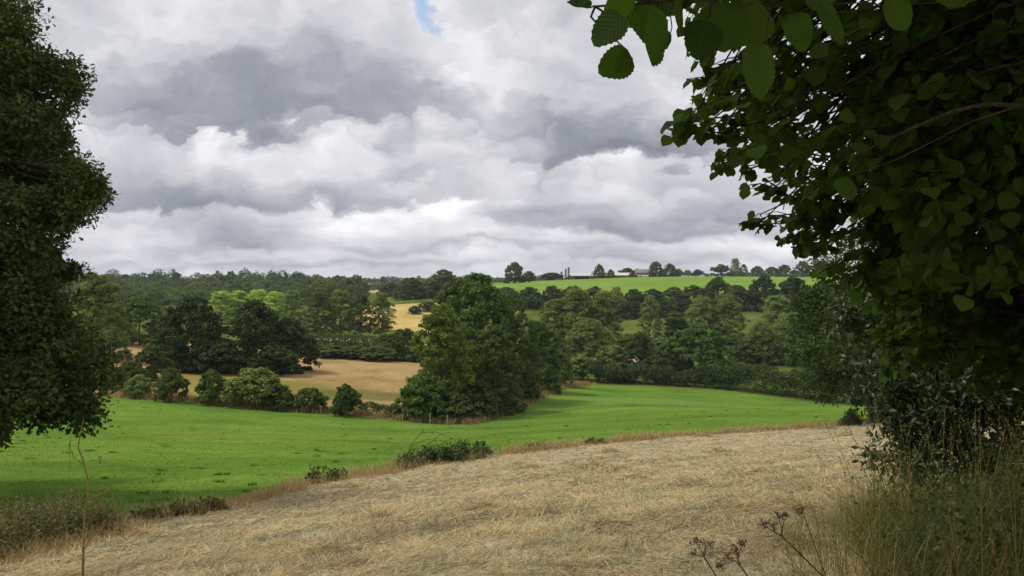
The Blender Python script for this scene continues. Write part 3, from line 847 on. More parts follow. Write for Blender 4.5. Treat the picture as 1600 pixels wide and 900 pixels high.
def hedge(pts, h, wd, n, leaf, tint, label, seed, name='hedge'):
    """one long hedge: leaves over overlapping rounded bushes along a line"""
    r = np.random.default_rng(seed)
    pl = resample(line(pts), wd * 0.55)
    z = ZT(pl[:, 0], pl[:, 1])
    c0 = np.array((pl[0, 0], pl[0, 1], z[0]))
    k = len(pl)
    hh = h * r.uniform(0.75, 1.2, k)
    ci = r.integers(0, k, n)
    d = unit(r.normal(0, 1, (n, 3)))
    d[:, 2] = np.abs(d[:, 2]) * np.where(r.uniform(0, 1, n) < 0.8, 1, -1)
    cl = np.array([mnoise.noise(Vector((pl[i, 0] * 0.8 + a * 2.2, b * 2.2, pl[i, 1] * 0.8))) for i, a, b in zip(ci, d[:, 0], d[:, 2])])
    s = r.uniform(0.7, 1.0, n) + 0.22 * cl
    p = np.c_[pl[ci], z[ci] + hh[ci] * 0.45] + d * np.c_[np.full(n, wd * 0.6), np.full(n, wd * 0.6), hh[ci] * 0.56] * s[:, None]
    p[:, 2] = np.maximum(p[:, 2], z[ci] + 0.05)
    nrm = unit(d * 0.7 + (0, 0, 0.4) + r.normal(0, 0.45, (n, 3)))
    tt = np.clip(0.42 + 0.45 * cl + r.normal(0, 0.16, n), 0, 1)
    dd = r.normal(0, 1, (n, 3)); dd[:, 2] -= 0.3
    v, f, tf = scatter(WIDE_V, WIDE_F, p - c0, dd, nrm, leaf * r.uniform(0.7, 1.3, n), tt)
    o = link(name, make_mesh(name, v, f, LEAF, tf), None, c0)
    o.color = (*G[tint], 1)
    return tag(o, label, 'hedge')

hedge([(1130, 150.5), (1180, 144), (1250, 133.5), (1300, 125), (1360, 119)], 5.4, 5.0, 20000, 0.24, 'dark', 'clipped looking dark hedge along the far right edge of the pasture', 71)
hedge([(925, 156.5), (1000, 159), (1060, 156), (1140, 150)], 4.2, 4.0, 14000, 0.26, 'dark', 'low dark hedge under the round trees at the far pasture edge', 72)
hedge([(1100, 588), (1180, 588), (1290, 590)], 2.6, 4.0, 4500, 0.7, 'far', 'thin dark field hedge along the top of the bright hill field', 73)
hedge([(900, 556), (960, 572), (1060, 582)], 1.6, 3.0, 3500, 0.6, 'deep', 'low hedge in front of the farm buildings on the ridge', 74)
hedge([(440, 176), (560, 172), (660, 166)], 4.6, 5.0, 13000, 0.28, 'deep', 'long dark hedge at the far side of the tan meadow', 75)
hedge([(560, 91), (600, 90.5), (650, 89)], 1.3, 2.2, 4000, 0.16, 'deep', 'low scrubby hedge between the rounded dark bush and the corner clump', 76)
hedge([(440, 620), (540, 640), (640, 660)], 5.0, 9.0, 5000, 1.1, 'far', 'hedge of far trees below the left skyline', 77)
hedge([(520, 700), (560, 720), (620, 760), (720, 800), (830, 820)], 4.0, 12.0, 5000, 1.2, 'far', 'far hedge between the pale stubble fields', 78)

def woodland(name, spots, leafsize, nleaf, tint, seed):
    r = np.random.default_rng(seed)
    V, FQ, TT, off = [], [], [], 0
    for (x, y, h, w) in spots:
        z = ZT(x, y)[0]
        p, nrm, tint_, _, _ = crown_points(r, h, w, h * 0.02, 'dome', 12, 0.22, 80, nleaf)
        tint_ = np.clip(tint_ + r.normal(0, 0.2), 0, 1)
        d = r.normal(0, 1, (nleaf, 3)); d[:, 2] -= 0.3
        v, f, tt = scatter(WIDE_V, WIDE_F, p + (x, y, z), d, nrm, leafsize * r.uniform(0.7, 1.3, nleaf), tint_)
        V.append(v); FQ.append(f[0] + off); TT.append(tt); off += len(v)
    o = link(name, make_mesh(name, np.concatenate(V), np.concatenate(FQ), LEAF, np.concatenate(TT)))
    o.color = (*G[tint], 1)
    return tag(o, kind='stuff')

_r = np.random.default_rng(5)
spots = []
for Y in np.arange(385, 690, 19):
    for px in np.arange(-60, 560, 15 * 480 / Y):
        if px > 420 and 540 < Y < 640 and _r.uniform() < 0.6:
            continue
        if px > 500 and Y > 500:
            continue
        y = Y + _r.uniform(-8, 8); x = (px + _r.uniform(-5, 5) - CX) / F * y
        spots.append((x, y, _r.uniform(9, 15) + (_r.uniform(-3, 7) if Y > 600 else 0), _r.uniform(13, 22)))
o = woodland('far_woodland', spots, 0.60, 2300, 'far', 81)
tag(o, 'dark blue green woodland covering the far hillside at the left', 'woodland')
spots = []
for px in np.arange(480, 1000, 7):
    Y = 1150 + _r.uniform(-90, 90)
    spots.append(((px - CX) / F * Y, Y, _r.uniform(8, 13), _r.uniform(14, 22)))
for px in np.arange(480, 560, 6):
    Y = 720 + _r.uniform(-30, 30)
    spots.append(((px - CX) / F * Y, Y, _r.uniform(11, 14.5), _r.uniform(13, 18)))
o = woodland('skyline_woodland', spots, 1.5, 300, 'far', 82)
tag(o, 'thin belt of distant trees along the skyline', 'woodland')

# ------------------------------------------------------------------ farm on the ridge
WALLG = plain('barn_boards', (0.16, 0.16, 0.16)); ROOFP = plain('pale_sheeting', (0.56, 0.54, 0.53), 0.6)
DARKIN = plain('barn_inside', (0.03, 0.028, 0.025)); BRICK = plain('red_brick', (0.34, 0.19, 0.13)); TILE = plain('clay_tiles', (0.27, 0.225, 0.20))
RENDER = plain('white_render', (0.72, 0.70, 0.66)); SLATE = plain('slate', (0.20, 0.20, 0.21)); WOOD = plain('weathered_wood', (0.30, 0.28, 0.235), 0.85, 0.25, 14)
GLASS = plain('window_glass', (0.03, 0.035, 0.04), 0.15)

def boxes(name, bs, mat, parent):
    V, Q = [], []
    for (x0, y0, z0, x1, y1, z1) in bs:
        o = len(V)
        V += [(x0, y0, z0), (x1, y0, z0), (x1, y1, z0), (x0, y1, z0), (x0, y0, z1), (x1, y0, z1), (x1, y1, z1), (x0, y1, z1)]
        Q += [tuple(o + i for i in q) for q in ((0, 3, 2, 1), (4, 5, 6, 7), (0, 1, 5, 4), (1, 2, 6, 5), (2, 3, 7, 6), (3, 0, 4, 7))]
    return link(name, make_mesh(name, V, np.array(Q), mat), parent)

def gable_roof(L, Wd, z0, rise, mat, parent, over=0.4, t=0.18):
    """roof of two slabs, ridge along x"""
    V, Q = [], []
    x0, x1, hw = -L / 2 - over, L / 2 + over, Wd / 2 + over
    dz = rise / (Wd / 2) * over
    for s in (-1, 1):
        o = len(V)
        for x in (x0, x1):
            V += [(x, s * hw, z0 - dz), (x, 0, z0 + rise), (x, 0, z0 + rise + t), (x, s * hw, z0 - dz + t)]
        Q += [tuple(o + i for i in q) for q in ((0, 1, 2, 3), (7, 6, 5, 4), (0, 4, 5, 1), (1, 5, 6, 2), (2, 6, 7, 3), (3, 7, 4, 0))]
    return link('roof', make_mesh('roof', V, np.array(Q), mat), parent)

def walls(L, Wd, h, rise, mat, parent, open_front=None):
    x, y = L / 2, Wd / 2
    V = [(-x, -y, 0), (x, -y, 0), (x, y, 0), (-x, y, 0), (-x, -y, h), (x, -y, h), (x, y, h), (-x, y, h), (-x, 0, h + rise - 0.02), (x, 0, h + rise - 0.02)]
    q4 = [(1, 2, 6, 5), (2, 3, 7, 6), (3, 0, 4, 7)]
    if open_front is None:
        q4.append((0, 1, 5, 4))
    else:
        a = open_front
        n = len(V)
        V += [(a, -y, 0), (a, -y, h), (-x, -y, h - 0.5), (x, -y, h - 0.5), (a, -y, h - 0.5)]
        q4 += [(0, n, n + 1, 4), (n + 4, n + 3, 5, n + 1)]
    t3 = [(4, 8, 7), (5, 6, 9)]
    return link('wall', make_mesh('wall', V, [np.array(q4), np.array(t3)], mat), parent)

def building(name, label, px, Y, L, Wd, h, rise, wall, roof, rot, opened=None, wins=(), chim=None, door=None, sink=0.4):
    b = ground_at(px, Y)
    r = thing(name, label, 'barn' if 'barn' in name or 'shed' in name else 'house', (b[0], b[1], b[2] - sink), 'farm buildings on the ridge')
    r.rotation_euler[2] = math.radians(rot)
    walls(L, Wd, h, rise, wall, r, opened)
    rf = gable_roof(L, Wd, h, rise, roof, r)
    if opened is not None:
        boxes('back_panel', [(-L / 2 + 0.1, 0.0, 0, L / 2 - 0.1, 0.1, h)], DARKIN, r)
        for x in np.linspace(opened, L / 2 - 0.3, 4):
            boxes('post', [(x - 0.12, -Wd / 2 - 0.05, 0, x + 0.12, -Wd / 2 + 0.2, h - 0.5)], WALLG, r)
    for (x, z) in wins:
        w = boxes('window', [(x - 0.5, -Wd / 2 - 0.06, z, x + 0.5, -Wd / 2 - 0.003, z + 1.2)], RENDER, r)
        boxes('pane', [(x - 0.42, -Wd / 2 - 0.075, z + 0.08, x + 0.42, -Wd / 2 - 0.063, z + 1.12)], GLASS, w)
    if chim is not None:
        boxes('chimney', [(chim - 0.4, -0.4, h + rise - 0.6, chim + 0.4, 0.4, h + rise + 1.1)], BRICK, rf)
    if door is not None:
        boxes('door', [(door - 0.5, -Wd / 2 - 0.05, 0, door + 0.5, -Wd / 2 - 0.003, 2.0 + sink)], SLATE, r)
    return r

building('open_barn', 'wide open fronted barn with a pale sheet roof beside the conifers', 905, 552, 16.5, 9, 3.0, 1.9, WALLG, ROOFP, -8, opened=-3.0)
building('farm_house', 'small brick cottage with an orange roof between two dark ridge trees', 942, 575, 8, 6, 2.3, 1.6, BRICK, TILE, 4, wins=((-2, 0.9), (2, 0.9)), chim=2.5, door=0)
building('long_shed', 'long low shed with a pale sloping roof left of the farmhouse', 968, 578, 16, 8, 2.2, 1.9, WALLG, ROOFP, -24, door=3)
building('farm_house', 'tallest farmhouse with a tiled roof and a white front', 1002, 585, 10, 7, 4.0, 2.4, BRICK, TILE, 6, wins=((-3, 1.0), (0, 1.0), (-3, 2.6), (0, 2.6), (3, 2.6)), chim=-3.5, door=3)
building('farm_house', 'pale gabled cottage at the foot of the big dark tree', 1016, 588, 6, 6, 2.6, 2.4, RENDER, TILE, 78, wins=((-1, 1.0), (1.4, 1.0)), chim=1.2)
building('garden_shed', 'low white lean to in front of the tallest farmhouse', 1004, 576, 8, 3.5, 1.4, 0.5, RENDER, ROOFP, 3, door=-2, wins=())

# ------------------------------------------------------------------ fence posts at the corner
def fence_post(px, Y, h, lean, label):
    b = ground_at(px, Y)
    r = thing('fence_post', label, 'fence post', b, 'fence posts at the pasture corner')
    v, q = tubes([(np.array([(0, 0, -0.2), (lean * 0.5, 0, h * 0.55), (lean, 0, h), (lean, 0, h + 0.02)]), np.array([0.075, 0.07, 0.068, 0.001]))], 8)
    link('post', make_mesh('post', v, q, WOOD, smooth=False), r)
    wv, wq = tubes([(np.array([(-0.09, -0.09, h * 0.82), (0.0, -0.095, h * 0.83), (0.09, -0.09, h * 0.82)]) + (lean * 0.8, 0, 0), np.full(3, 0.008))], 4)
    link('staple', make_mesh('staple', wv, wq, SLATE), r)
fence_post(671.5, 85.2, 1.25, 0.09, 'left of two pale wooden posts under the corner clump, leaning')
fence_post(699.5, 84.6, 1.15, -0.02, 'right of two pale wooden posts under the corner clump, upright')

# ------------------------------------------------------------------ large oak at the left
def big_oak():
    r = np.random.default_rng(91)
    base = np.array((-20.5, 25.0, 0)); base[2] = ZT(base[0], base[1])[0]
    root = thing('oak_tree', 'large dark oak filling the left edge, branches hanging low over the pasture', 'tree', base)
    L = [(-15, 30, 24, 75), (55, 120, 24.5, 62), (100, 115, 25, 38), (20, 75, 23, 55), (105, 145, 24, 32), (20, 190, 23, 85), (70, 200, 26, 42),
         (100, 285, 24, 55), (135, 300, 23.5, 36), (60, 300, 25, 75), (100, 330, 22.5, 48), (20, 350, 22, 80), (60, 390, 24, 48), (80, 425, 25, 32), (104, 425, 24, 22),
         (30, 450, 22, 70), (70, 500, 23, 70), (125, 545, 23, 48), (150, 590, 24, 34), (80, 590, 22, 70), (120, 640, 22.5, 42), (152, 658, 23, 20), (30, 620, 21, 60), (-10, 660, 21.5, 38),
         (60, 655, 22, 26), (160, 565, 22, 24), (100, 300, 24.5, 62), (125, 280, 23, 40), (40, 520, 26, 75), (90, 560, 25, 60), (30, 420, 26, 60), (20, 600, 25, 70), (60, 250, 27, 70), (-30, 560, 22, 80), (-30, 440, 24, 80), (-60, 250, 24, 110), (-80, 120, 25, 110), (-100, 380, 22, 110), (-110, 540, 22, 110), (-90, 640, 21, 60)]
    lobes = [(P(a, b, Y), max(0.35, rr / F * Y - 0.12)) for a, b, Y, rr in L]
    for k in range(26):
        th = r.uniform(0.5, 5.8); zz = r.uniform(-4, 12.5)
        rad = r.uniform(2.5, 6.5) * math.sqrt(max(0.1, 1 - ((zz - 3) / 11) ** 2))
        c = np.array((base[0] - abs(math.cos(th)) * rad * 1.0 - 0.5, base[1] + math.sin(th) * rad, zz))
        lobes.append((c, r.uniform(1.4, 2.3)))
    lc = np.array([l[0] for l in lobes]); lr = np.array([l[1] for l in lobes])
    nclump, nleaf = 3200, 240000
    wts = lr ** 2 * np.where(np.arange(len(lr)) < len(L), 1.6, 0.55); wts /= wts.sum()
    li = r.choice(len(lr), nclump, p=wts)
    d = unit(r.normal(0, 1, (nclump, 3)))
    cc = lc[li] + d * (lr[li] * r.uniform(0.35, 0.95, nclump))[:, None]
    cr = r.uniform(0.24, 0.56, nclump)
    ct = r.uniform(0, 1, nclump)
    ci = r.integers(0, nclump, nleaf)
    e = unit(r.normal(0, 1, (nleaf, 3)))
    p = cc[ci] + e * (cr[ci] * r.uniform(0.2, 1.0, nleaf))[:, None] * np.array([1.2, 1.2, 0.7])
    p[:, 2] = np.maximum(p[:, 2], ZT(base[0] + 4, base[1])[0] + 0.6)
    nrm = unit(e * 0.6 + d[ci] * 0.35 + np.array([0, 0, 0.6]) + r.normal(0, 0.33, (nleaf, 3)))
    tint = np.clip(0.20 + 0.5 * ct[ci] + r.normal(0, 0.14, nleaf), 0, 1)
    dd = e + r.normal(0, 0.6, (nleaf, 3)); dd[:, 2] -= 0.2
    v, f, tt = scatter(LOBED_V, LOBED_F, p - base, dd, nrm, 0.145 * r.uniform(0.5, 1.45, nleaf), tint)
    link('crown', make_mesh('oak_crown', v, f, OAKLEAF, tt), root)
    tz = np.linspace(0, 1, 9)
    tp = np.c_[r.normal(0, 0.15, 9) * tz, r.normal(0, 0.15, 9) * tz, tz * 15 - 0.4]
    link('trunk', make_mesh('oak_trunk', *tubes([(tp, 0.62 * (1 - 0.85 * tz) * np.r_[1.5, 1.1, np.ones(7)])], 12), BARK, smooth=True), root)
    for i in range(len(lc)):
        b = lc[i] - base
        zi = np.clip(b[2] - 0.25 * np.hypot(b[0], b[1]), 2.0, 13.5)
        a = np.array([np.interp(zi, tp[:, 2], tp[:, 0]), np.interp(zi, tp[:, 2], tp[:, 1]), zi])
        paths = [(bend(a, b, 7, 0.10), np.linspace(0.20, 0.05, 7) * (1.2 - zi / 18))]
        end = paths[0][0]
        for q in np.nonzero(li == i)[0][:22]:
            s = end[r.integers(4, 7)]
            paths.append((bend(s, cc[q] - base, 4, 0.05), np.array([0.028, 0.02, 0.013, 0.005])))
        link('limb', make_mesh('oak_limb', *tubes(paths, 5), BARK, smooth=True), root)
big_oak()

# ------------------------------------------------------------------ oak beside the hay field at the right (trunk at 1367)
def right_oak():
    r = np.random.default_rng(92)
    base = ground_at(1368, 54.0)
    root = thing('oak_tree', 'dark oak at the hay field edge, its straight trunk seen right of the spiky bush', 'tree', base)
    L = [(1330, 560, 54, 70), (1290, 560, 55, 55), (1270, 500, 55, 50), (1300, 470, 54, 60), (1350, 430, 54, 90), (1400, 520, 52, 100), (1440, 580, 53, 70), (1330, 610, 53, 32),
         (1295, 605, 54, 26), (1265, 560, 55, 34), (1470, 480, 54, 90), (1380, 610, 52, 34), (1420, 400, 54, 100), (1500, 560, 54, 70), (1350, 520, 58, 80), (1440, 480, 60, 100), (1310, 540, 50, 50), (1262, 470, 55, 26)]
    lc = np.array([P(a, b, Y) for a, b, Y, _ in L]); lr = np.array([q / F * Y for _, _, Y, q in L])
    nclump, nleaf = 800, 42000
    li = r.choice(len(lr), nclump, p=lr ** 2 / (lr ** 2).sum())
    d = unit(r.normal(0, 1, (nclump, 3)))
    cc = lc[li] + d * (lr[li] * r.uniform(0.4, 1.0, nclump))[:, None]
    cr = r.uniform(0.4, 0.85, nclump); ct = r.uniform(0, 1, nclump)
    ci = r.integers(0, nclump, nleaf)
    e = unit(r.normal(0, 1, (nleaf, 3)))
    p = cc[ci] + e * (cr[ci] * r.uniform(0.2, 1.0, nleaf))[:, None] * np.array([1.1, 1.1, 0.75])
    nrm = unit(e * 0.5 + d[ci] * 0.3 + (0, 0, 0.5) + r.normal(0, 0.4, (nleaf, 3)))
    tint = np.clip(0.25 + 0.28 * ct[ci] + r.normal(0, 0.15, nleaf), 0, 1)
    v, f, tt = scatter(LOBED_V, LOBED_F, p - base, e + r.normal(0, 0.6, (nleaf, 3)), nrm, 0.27 * r.uniform(0.7, 1.3, nleaf), tint)
    link('crown', make_mesh('right_oak_crown', v, f, OAKLEAF, tt), root)
    tz = np.linspace(0, 1, 7)
    tp = np.c_[np.zeros(7), np.zeros(7), tz * 11 - 0.4]
    link('trunk', make_mesh('right_oak_trunk', *tubes([(tp, 0.42 * (1 - 0.8 * tz) * np.r_[1.4, 1.05, np.ones(5)])], 10), BARK, smooth=True), root)
    for i in range(len(lc)):
        b = lc[i] - base
        zi = float(np.clip(b[2] - 0.3 * np.hypot(b[0], b[1]), 1.8, 9.5))
        link('limb', make_mesh('right_oak_limb', *tubes([(bend((0, 0, zi), b, 6, 0.08), np.linspace(0.16, 0.04, 6))], 6), BARK, smooth=True), root)
right_oak()

# ------------------------------------------------------------------ hazel overhanging from the right
def hazel_template(nseg, serr):
    t = np.linspace(0, 1, nseg + 1)
    w = 0.52 * np.sin(np.pi * np.clip(t, 0, 1) ** 0.80) ** 0.58
    w[0] = 0.02; w[-1] = 0.0
    tt = np.concatenate([t, t, t])
    s = np.zeros(nseg + 1)
    if serr:
        s[1:-1:2] = 0.045
    e = w + s * (w > 0.1)
    droop = -0.22 * t ** 2 + 0.025 * np.sin(9 * t)
    mid = np.c_[np.zeros(nseg + 1), t, droop]
    lf = np.c_[-e, t - 0.05 * np.sin(np.pi * t), droop + 0.16 * w]
    rt = np.c_[e, t - 0.05 * np.sin(np.pi * t), droop + 0.16 * w]
    n = nseg + 1
    q = []
    for i in range(nseg):
        q += [(i, n + i, n + i + 1, i + 1), (2 * n + i, i, i + 1, 2 * n + i + 1)]
    v = np.r_[mid, lf, rt]
    uv = np.c_[v[:, 0], tt]
    return v, np.array(q), uv

def in_poly_sample(r, poly, n):
    lo, hi = poly.min(0), poly.max(0)
    out = []
    while len(out) < n:
        c = r.uniform(lo, hi, (n, 2))
        out += list(c[inside(poly, c)])
    return np.array(out[:n])

def hazel():
    r = np.random.default_rng(93)
    base = np.array((4.6, 4.6, ZT(4.6, 4.6)[0]))
    root = thing('hazel_tree', 'dark hazel overhanging the whole right side, big round toothed leaves close by', 'tree', base)
    hv, hf, huv = hazel_template(4, False)
    bv, bf, buv = hazel_template(18, True)
    # stems
    stems = []
    for (ex, ey, ez) in [(2.2, 4.6, 2.6), (3.2, 3.2, 3.4), (4.6, 6.5, 3.6), (3.4, 5.8, 1.6), (6.4, 4.4, 3.8), (2.0, 2.4, 2.4), (5.6, 7.4, 1.8), (3.2, 6.8, 0.8)]:
        s = base + np.array((r.normal(0, 0.25), r.normal(0, 0.25), -0.1))
        pts = bend(s, (ex, ey, ez), 12, 0.12)
        stems.append(pts)
        link('stem', make_mesh('hazel_stem', *tubes([(pts - base, np.linspace(0.055, 0.014, 12))], 7), TWIG, smooth=True), root)
    sp = np.concatenate([s[3:] for s in stems])
    # sprays of leaves
    mass = np.array([(1085, -10), (1120, 120), (1105, 190), (1145, 235), (1185, 262), (1230, 300), (1262, 362), (1318, 400), (1400, 500), (1470, 560), (1540, 600),
                     (1720, 620), (2300, 480), (2400, -900), (1100, -900), (1000, -200)], float)
    inner = np.r_[in_poly_sample(r, mass, 6200), np.c_[r.uniform(1380, 1720, 1500), r.uniform(-60, 560, 1500)]]
    dep = r.uniform(3.3, 7.0, len(inner))
    dep = np.where((inner[:, 1] > 300) & (inner[:, 0] < 1420), np.maximum(dep, 4.8), dep)
    dep = np.where(inner[:, 1] > 430, 5.2 + 0.45 * (dep - 2.8), dep)
    C = [P(a, b, Y) for (a, b), Y in zip(inner, dep)]
    edge = [(1082, 178, 3.9), (1072, 196, 4.0), (1096, 200, 3.9), (1110, 160, 4.1), (1100, 122, 4.2), (1120, 100, 4.2), (1130, 150, 4), (1128, 258, 4.4), (1150, 245, 4.3), (1175, 262, 4.4), (1120, 210, 4), (1160, 215, 4.2),
            (1178, 342, 5.0), (1200, 352, 5.0), (1215, 340, 5), (1235, 360, 5), (1250, 345, 5.1), (1190, 290, 4.6), (1215, 300, 4.7), (1275, 395, 5.2), (1262, 372, 5), (1290, 420, 5.4), (1240, 310, 4.7),
            (1305, 430, 5.6), (1140, 190, 4.2), (1180, 180, 4.3), (1160, 120, 4.2), (1190, 225, 4.4), (1290, 380, 5.2), (1270, 345, 5.1)]
    C += [P(a + r.normal(0, 6), b + r.normal(0, 5), Y) for a, b, Y in edge for _ in range(2)]
    C = np.array(C)
    roof = np.c_[r.uniform(-2.0, 7.5, 3000), r.uniform(-3.0, 6.0, 3000), r.uniform(1.1, 4.2, 3000)]  # unseen leaf sprays added overhead to keep sun off the near leaves
    vis = (roof[:, 1] > 0.3) & (CY - roof[:, 2] / np.maximum(roof[:, 1], 0.3) * F > -60)
    roof = roof[~vis & ~((np.abs(roof[:, 0]) < 0.4) & (np.abs(roof[:, 1]) < 0.4))]
    C = np.r_[roof, C]
    PO, DI, NO, SZ, TI = [], [], [], [], []
    twigs = []
    keep = np.hypot(C[:, 0], np.hypot(C[:, 1], C[:, 2])) > 1.2
    C = C[keep]
    isedge = np.arange(len(C)) >= len(C) - 2 * len(edge)
    for i, c in enumerate(C):
        near = sp[np.argmin(((sp - c) ** 2).sum(1))]
        d = unit(c - near + r.normal(0, 0.3, 3)); d[2] -= 0.1; d = unit(d)
        if isedge[i]:
            d = unit(np.array((-0.8, r.normal(0, 0.5), r.normal(-0.1, 0.25))))
        Lt = r.uniform(0.22, 0.42) * (0.5 if isedge[i] else 1)
        n = r.integers(6, 10)
        a = c - d * Lt * 0.5
        pts = bend(a, c + d * Lt * 0.5, 4, 0.05)
        twigs.append((pts, np.array([0.004, 0.0035, 0.003, 0.0015])))
        if i % 5 == 0 or isedge[i]:
            twigs.append((bend(near, a, 6, 0.06), np.linspace(0.011, 0.004, 6)))
        for k in range(n):
            t = (k + 0.5) / n
            q = a + (pts[-1] - a) * t
            side = np.cross(d, (0, 0, 1.0)) * (1 if k % 2 else -1)
            ld = unit(side * 0.8 + d * 0.55 + r.normal(0, 0.35, 3) + np.array((0, 0, -0.35)))
            PO.append(q + ld * 0.015); DI.append(ld)
            NO.append(unit(np.array((0, 0, 0.9)) + r.normal(0, 0.45, 3)))
            SZ.append(r.uniform(0.045, 0.08) if isedge[i] else r.uniform(0.05, 0.095)); TI.append(np.clip(r.normal(0.42, 0.2), 0, 1))
    v, f, tt = scatter(hv, hf, np.array(PO) - base, np.array(DI), np.array(NO), np.array(SZ), np.array(TI))
    link('foliage', make_mesh('hazel_foliage', v, f, HAZEL, tt, True, np.tile(huv, (len(PO), 1))), root)
    link('twigs', make_mesh('hazel_twigs', *tubes([(p - base, q) for p, q in twigs], 4), TWIG, smooth=True), root)
    # the closest branch with leaves that read one by one (px, py of the leaf middle, length px, direction angle, distance)
    near = [(950, 45, 74, 215, 1.25), (962, 100, 66, 190, 1.25), (1022, 62, 104, 235, 1.22), (1098, 62, 70, 262, 1.3), (966, 8, 74, 200, 1.3), (905, 4, 46, 150, 1.35), (1000, 20, 70, 190, 1.4),
            (1060, 18, 90, 250, 1.3), (1130, 40, 90, 280, 1.35), (1185, 112, 100, 255, 1.3), (1175, 40, 80, 230, 1.5), (1250, 50, 70, 300, 1.7),
            (1322, 296, 46, 270, 2.2), (1400, 20, 70, 210, 1.8),
            (1080, -30, 100, 230, 1.3), (1180, -40, 100, 250, 1.3), (1290, -30, 100, 240, 1.3), (1000, -30, 90, 220, 1.35), (1500, -40, 120, 260, 1.3), (1300, 40, 80, 270, 1.6)]
    near += [(a + r.normal(0, 30), b - abs(r.normal(0, 22)), Lp * r.uniform(0.5, 0.85), ang + r.normal(0, 40), Y + r.uniform(0.1, 0.5)) for a, b, Lp, ang, Y in near if b < 70 and 985 < a < 1300]
    PO, DI, NO, SZ, TI = [], [], [], [], []
    tw = []
    trunkpt = P(1700, -60, 1.7)
    hub = bend(trunkpt, P(930, 10, 1.33), 14, 0.02)
    tw.append((hub, np.linspace(0.009, 0.002, 14)))
    hub2 = bend(P(1750, 200, 1.7), P(1320, 250, 1.4), 10, 0.02)
    tw.append((hub2, np.linspace(0.007, 0.002, 10)))
    hubs = np.r_[hub, hub2]
    for (a, b, Lp, ang, Y) in near:
        s = Lp / F * Y * 0.84
        c = P(a, b, Y)
        d = np.array((math.cos(math.radians(ang)), r.normal(0, 0.25), math.sin(math.radians(ang))))
        d = unit(d)
        st = c - d * s * 0.5
        PO.append(st); DI.append(d); SZ.append(s)
        nn = np.array((r.normal(0, 0.35), -0.75, 0.65 + r.normal(0, 0.25)))
        if r.uniform() < 0.4:
            nn = np.array((r.normal(0, 0.5), 0.6, 0.9))
        NO.append(nn); TI.append(np.clip(r.normal(0.32, 0.24), 0, 1))
        h = hubs[np.argmin(((hubs - st) ** 2).sum(1))]
        tw.append((bend(h, st, 5, 0.03), np.array([0.0025, 0.002, 0.0015, 0.0012, 0.001])))
    v, f, tt = scatter(bv, bf, np.array(PO) - base, np.array(DI), np.array(NO), np.array(SZ), np.array(TI))
    br = link('overhanging_branch', make_mesh('hazel_branch', *tubes([(p - base, q) for p, q in tw], 6), TWIG, smooth=True), root)
    link('leaves', make_mesh('hazel_near_leaves', v, f, HAZEL, tt, True, np.tile(buv, (len(PO), 1))), br)
hazel()

# ------------------------------------------------------------------ sallow shrub and small bushes at the right
def leafy_shrub(name, label, base, lobes, nclump, nleaf, leaf, mat, tmpl, seed, crad=(0.12, 0.3), nstem=16, stemmat=TWIG, cat='shrub', up=0.5):
    r = np.random.default_rng(seed)
    base = np.asarray(base, float)
    root = thing(name, label, cat, base)
    lc = np.array([l[0] for l in lobes]); lr = np.array([l[1] for l in lobes])
    li = r.choice(len(lr), nclump, p=lr ** 2 / (lr ** 2).sum())
    d = unit(r.normal(0, 1, (nclump, 3)))
    cc = lc[li] + d * (lr[li] * r.uniform(0.2, 1.0, nclump))[:, None]
    cr = r.uniform(crad[0], crad[1], nclump); ct = r.uniform(0, 1, nclump)
    ci = r.integers(0, nclump, nleaf)
    e = unit(r.normal(0, 1, (nleaf, 3)))
    p = cc[ci] + e * (cr[ci] * r.uniform(0.1, 1.0, nleaf))[:, None]
    p[:, 2] = np.maximum(p[:, 2], ZT(p[:, 0], p[:, 1]) + 0.05)
    nrm = unit(e * 0.4 + (0, 0, up) + r.normal(0, 0.5, (nleaf, 3)))
    tint = np.clip(0.30 + 0.3 * ct[ci] + r.normal(0, 0.18, nleaf), 0, 1)
    v, f, tt = scatter(tmpl[0], tmpl[1], p - base, e + r.normal(0, 0.5, (nleaf, 3)), nrm, leaf * r.uniform(0.7, 1.3, nleaf), tint)
    link('foliage', make_mesh(name + '_foliage', v, f, mat, tt), root)
    paths = []
    for q in range(min(nclump, nstem)):
        paths.append((bend(r.normal(0, 0.08, 3) * (1, 1, 0), cc[q] - base, 7, 0.05), np.linspace(0.018, 0.003, 7) * max(1, leaf * 8)))
    link('stems', make_mesh(name + '_stems', *tubes(paths, 5), stemmat, smooth=True), root)
    return root

leafy_shrub('sallow_shrub', 'grey green sallow shrub with narrow leaves above the long dry grass', ground_at(1450, 9.5),
            [(P(1430, 640, 9.3), 0.42), (P(1480, 610, 9.6), 0.6), (P(1395, 600, 9.4), 0.32), (P(1545, 620, 9.5), 0.55), (P(1370, 705, 9.0), 0.18), (P(1420, 690, 9.2), 0.32),
             (P(1480, 680, 9.3), 0.35), (P(1600, 590, 9.6), 0.7), (P(1400, 540, 9.8), 0.35), (P(1480, 520, 10), 0.6), (P(1560, 500, 10), 0.7), (P(1345, 560, 10), 0.22), (P(1650, 650, 9.5), 0.6), (P(1580, 690, 9.3), 0.22), (P(1400, 650, 9.2), 0.3), (P(1450, 715, 9.0), 0.32), (P(1510, 705, 9.1), 0.34), (P(1560, 720, 9.0), 0.32), (P(1420, 730, 8.9), 0.22), (P(1330, 500, 10.5), 0.32), (P(1380, 480, 10.5), 0.5), (P(1345, 610, 9.8), 0.22), (P(1440, 460, 10.5), 0.6), (P(1375, 560, 10), 0.4)],
            900, 32000, 0.09, SALLOW, (NARROW_V * (1.75, 1, 1), RHOMB_F), 95, (0.08, 0.24), 16)
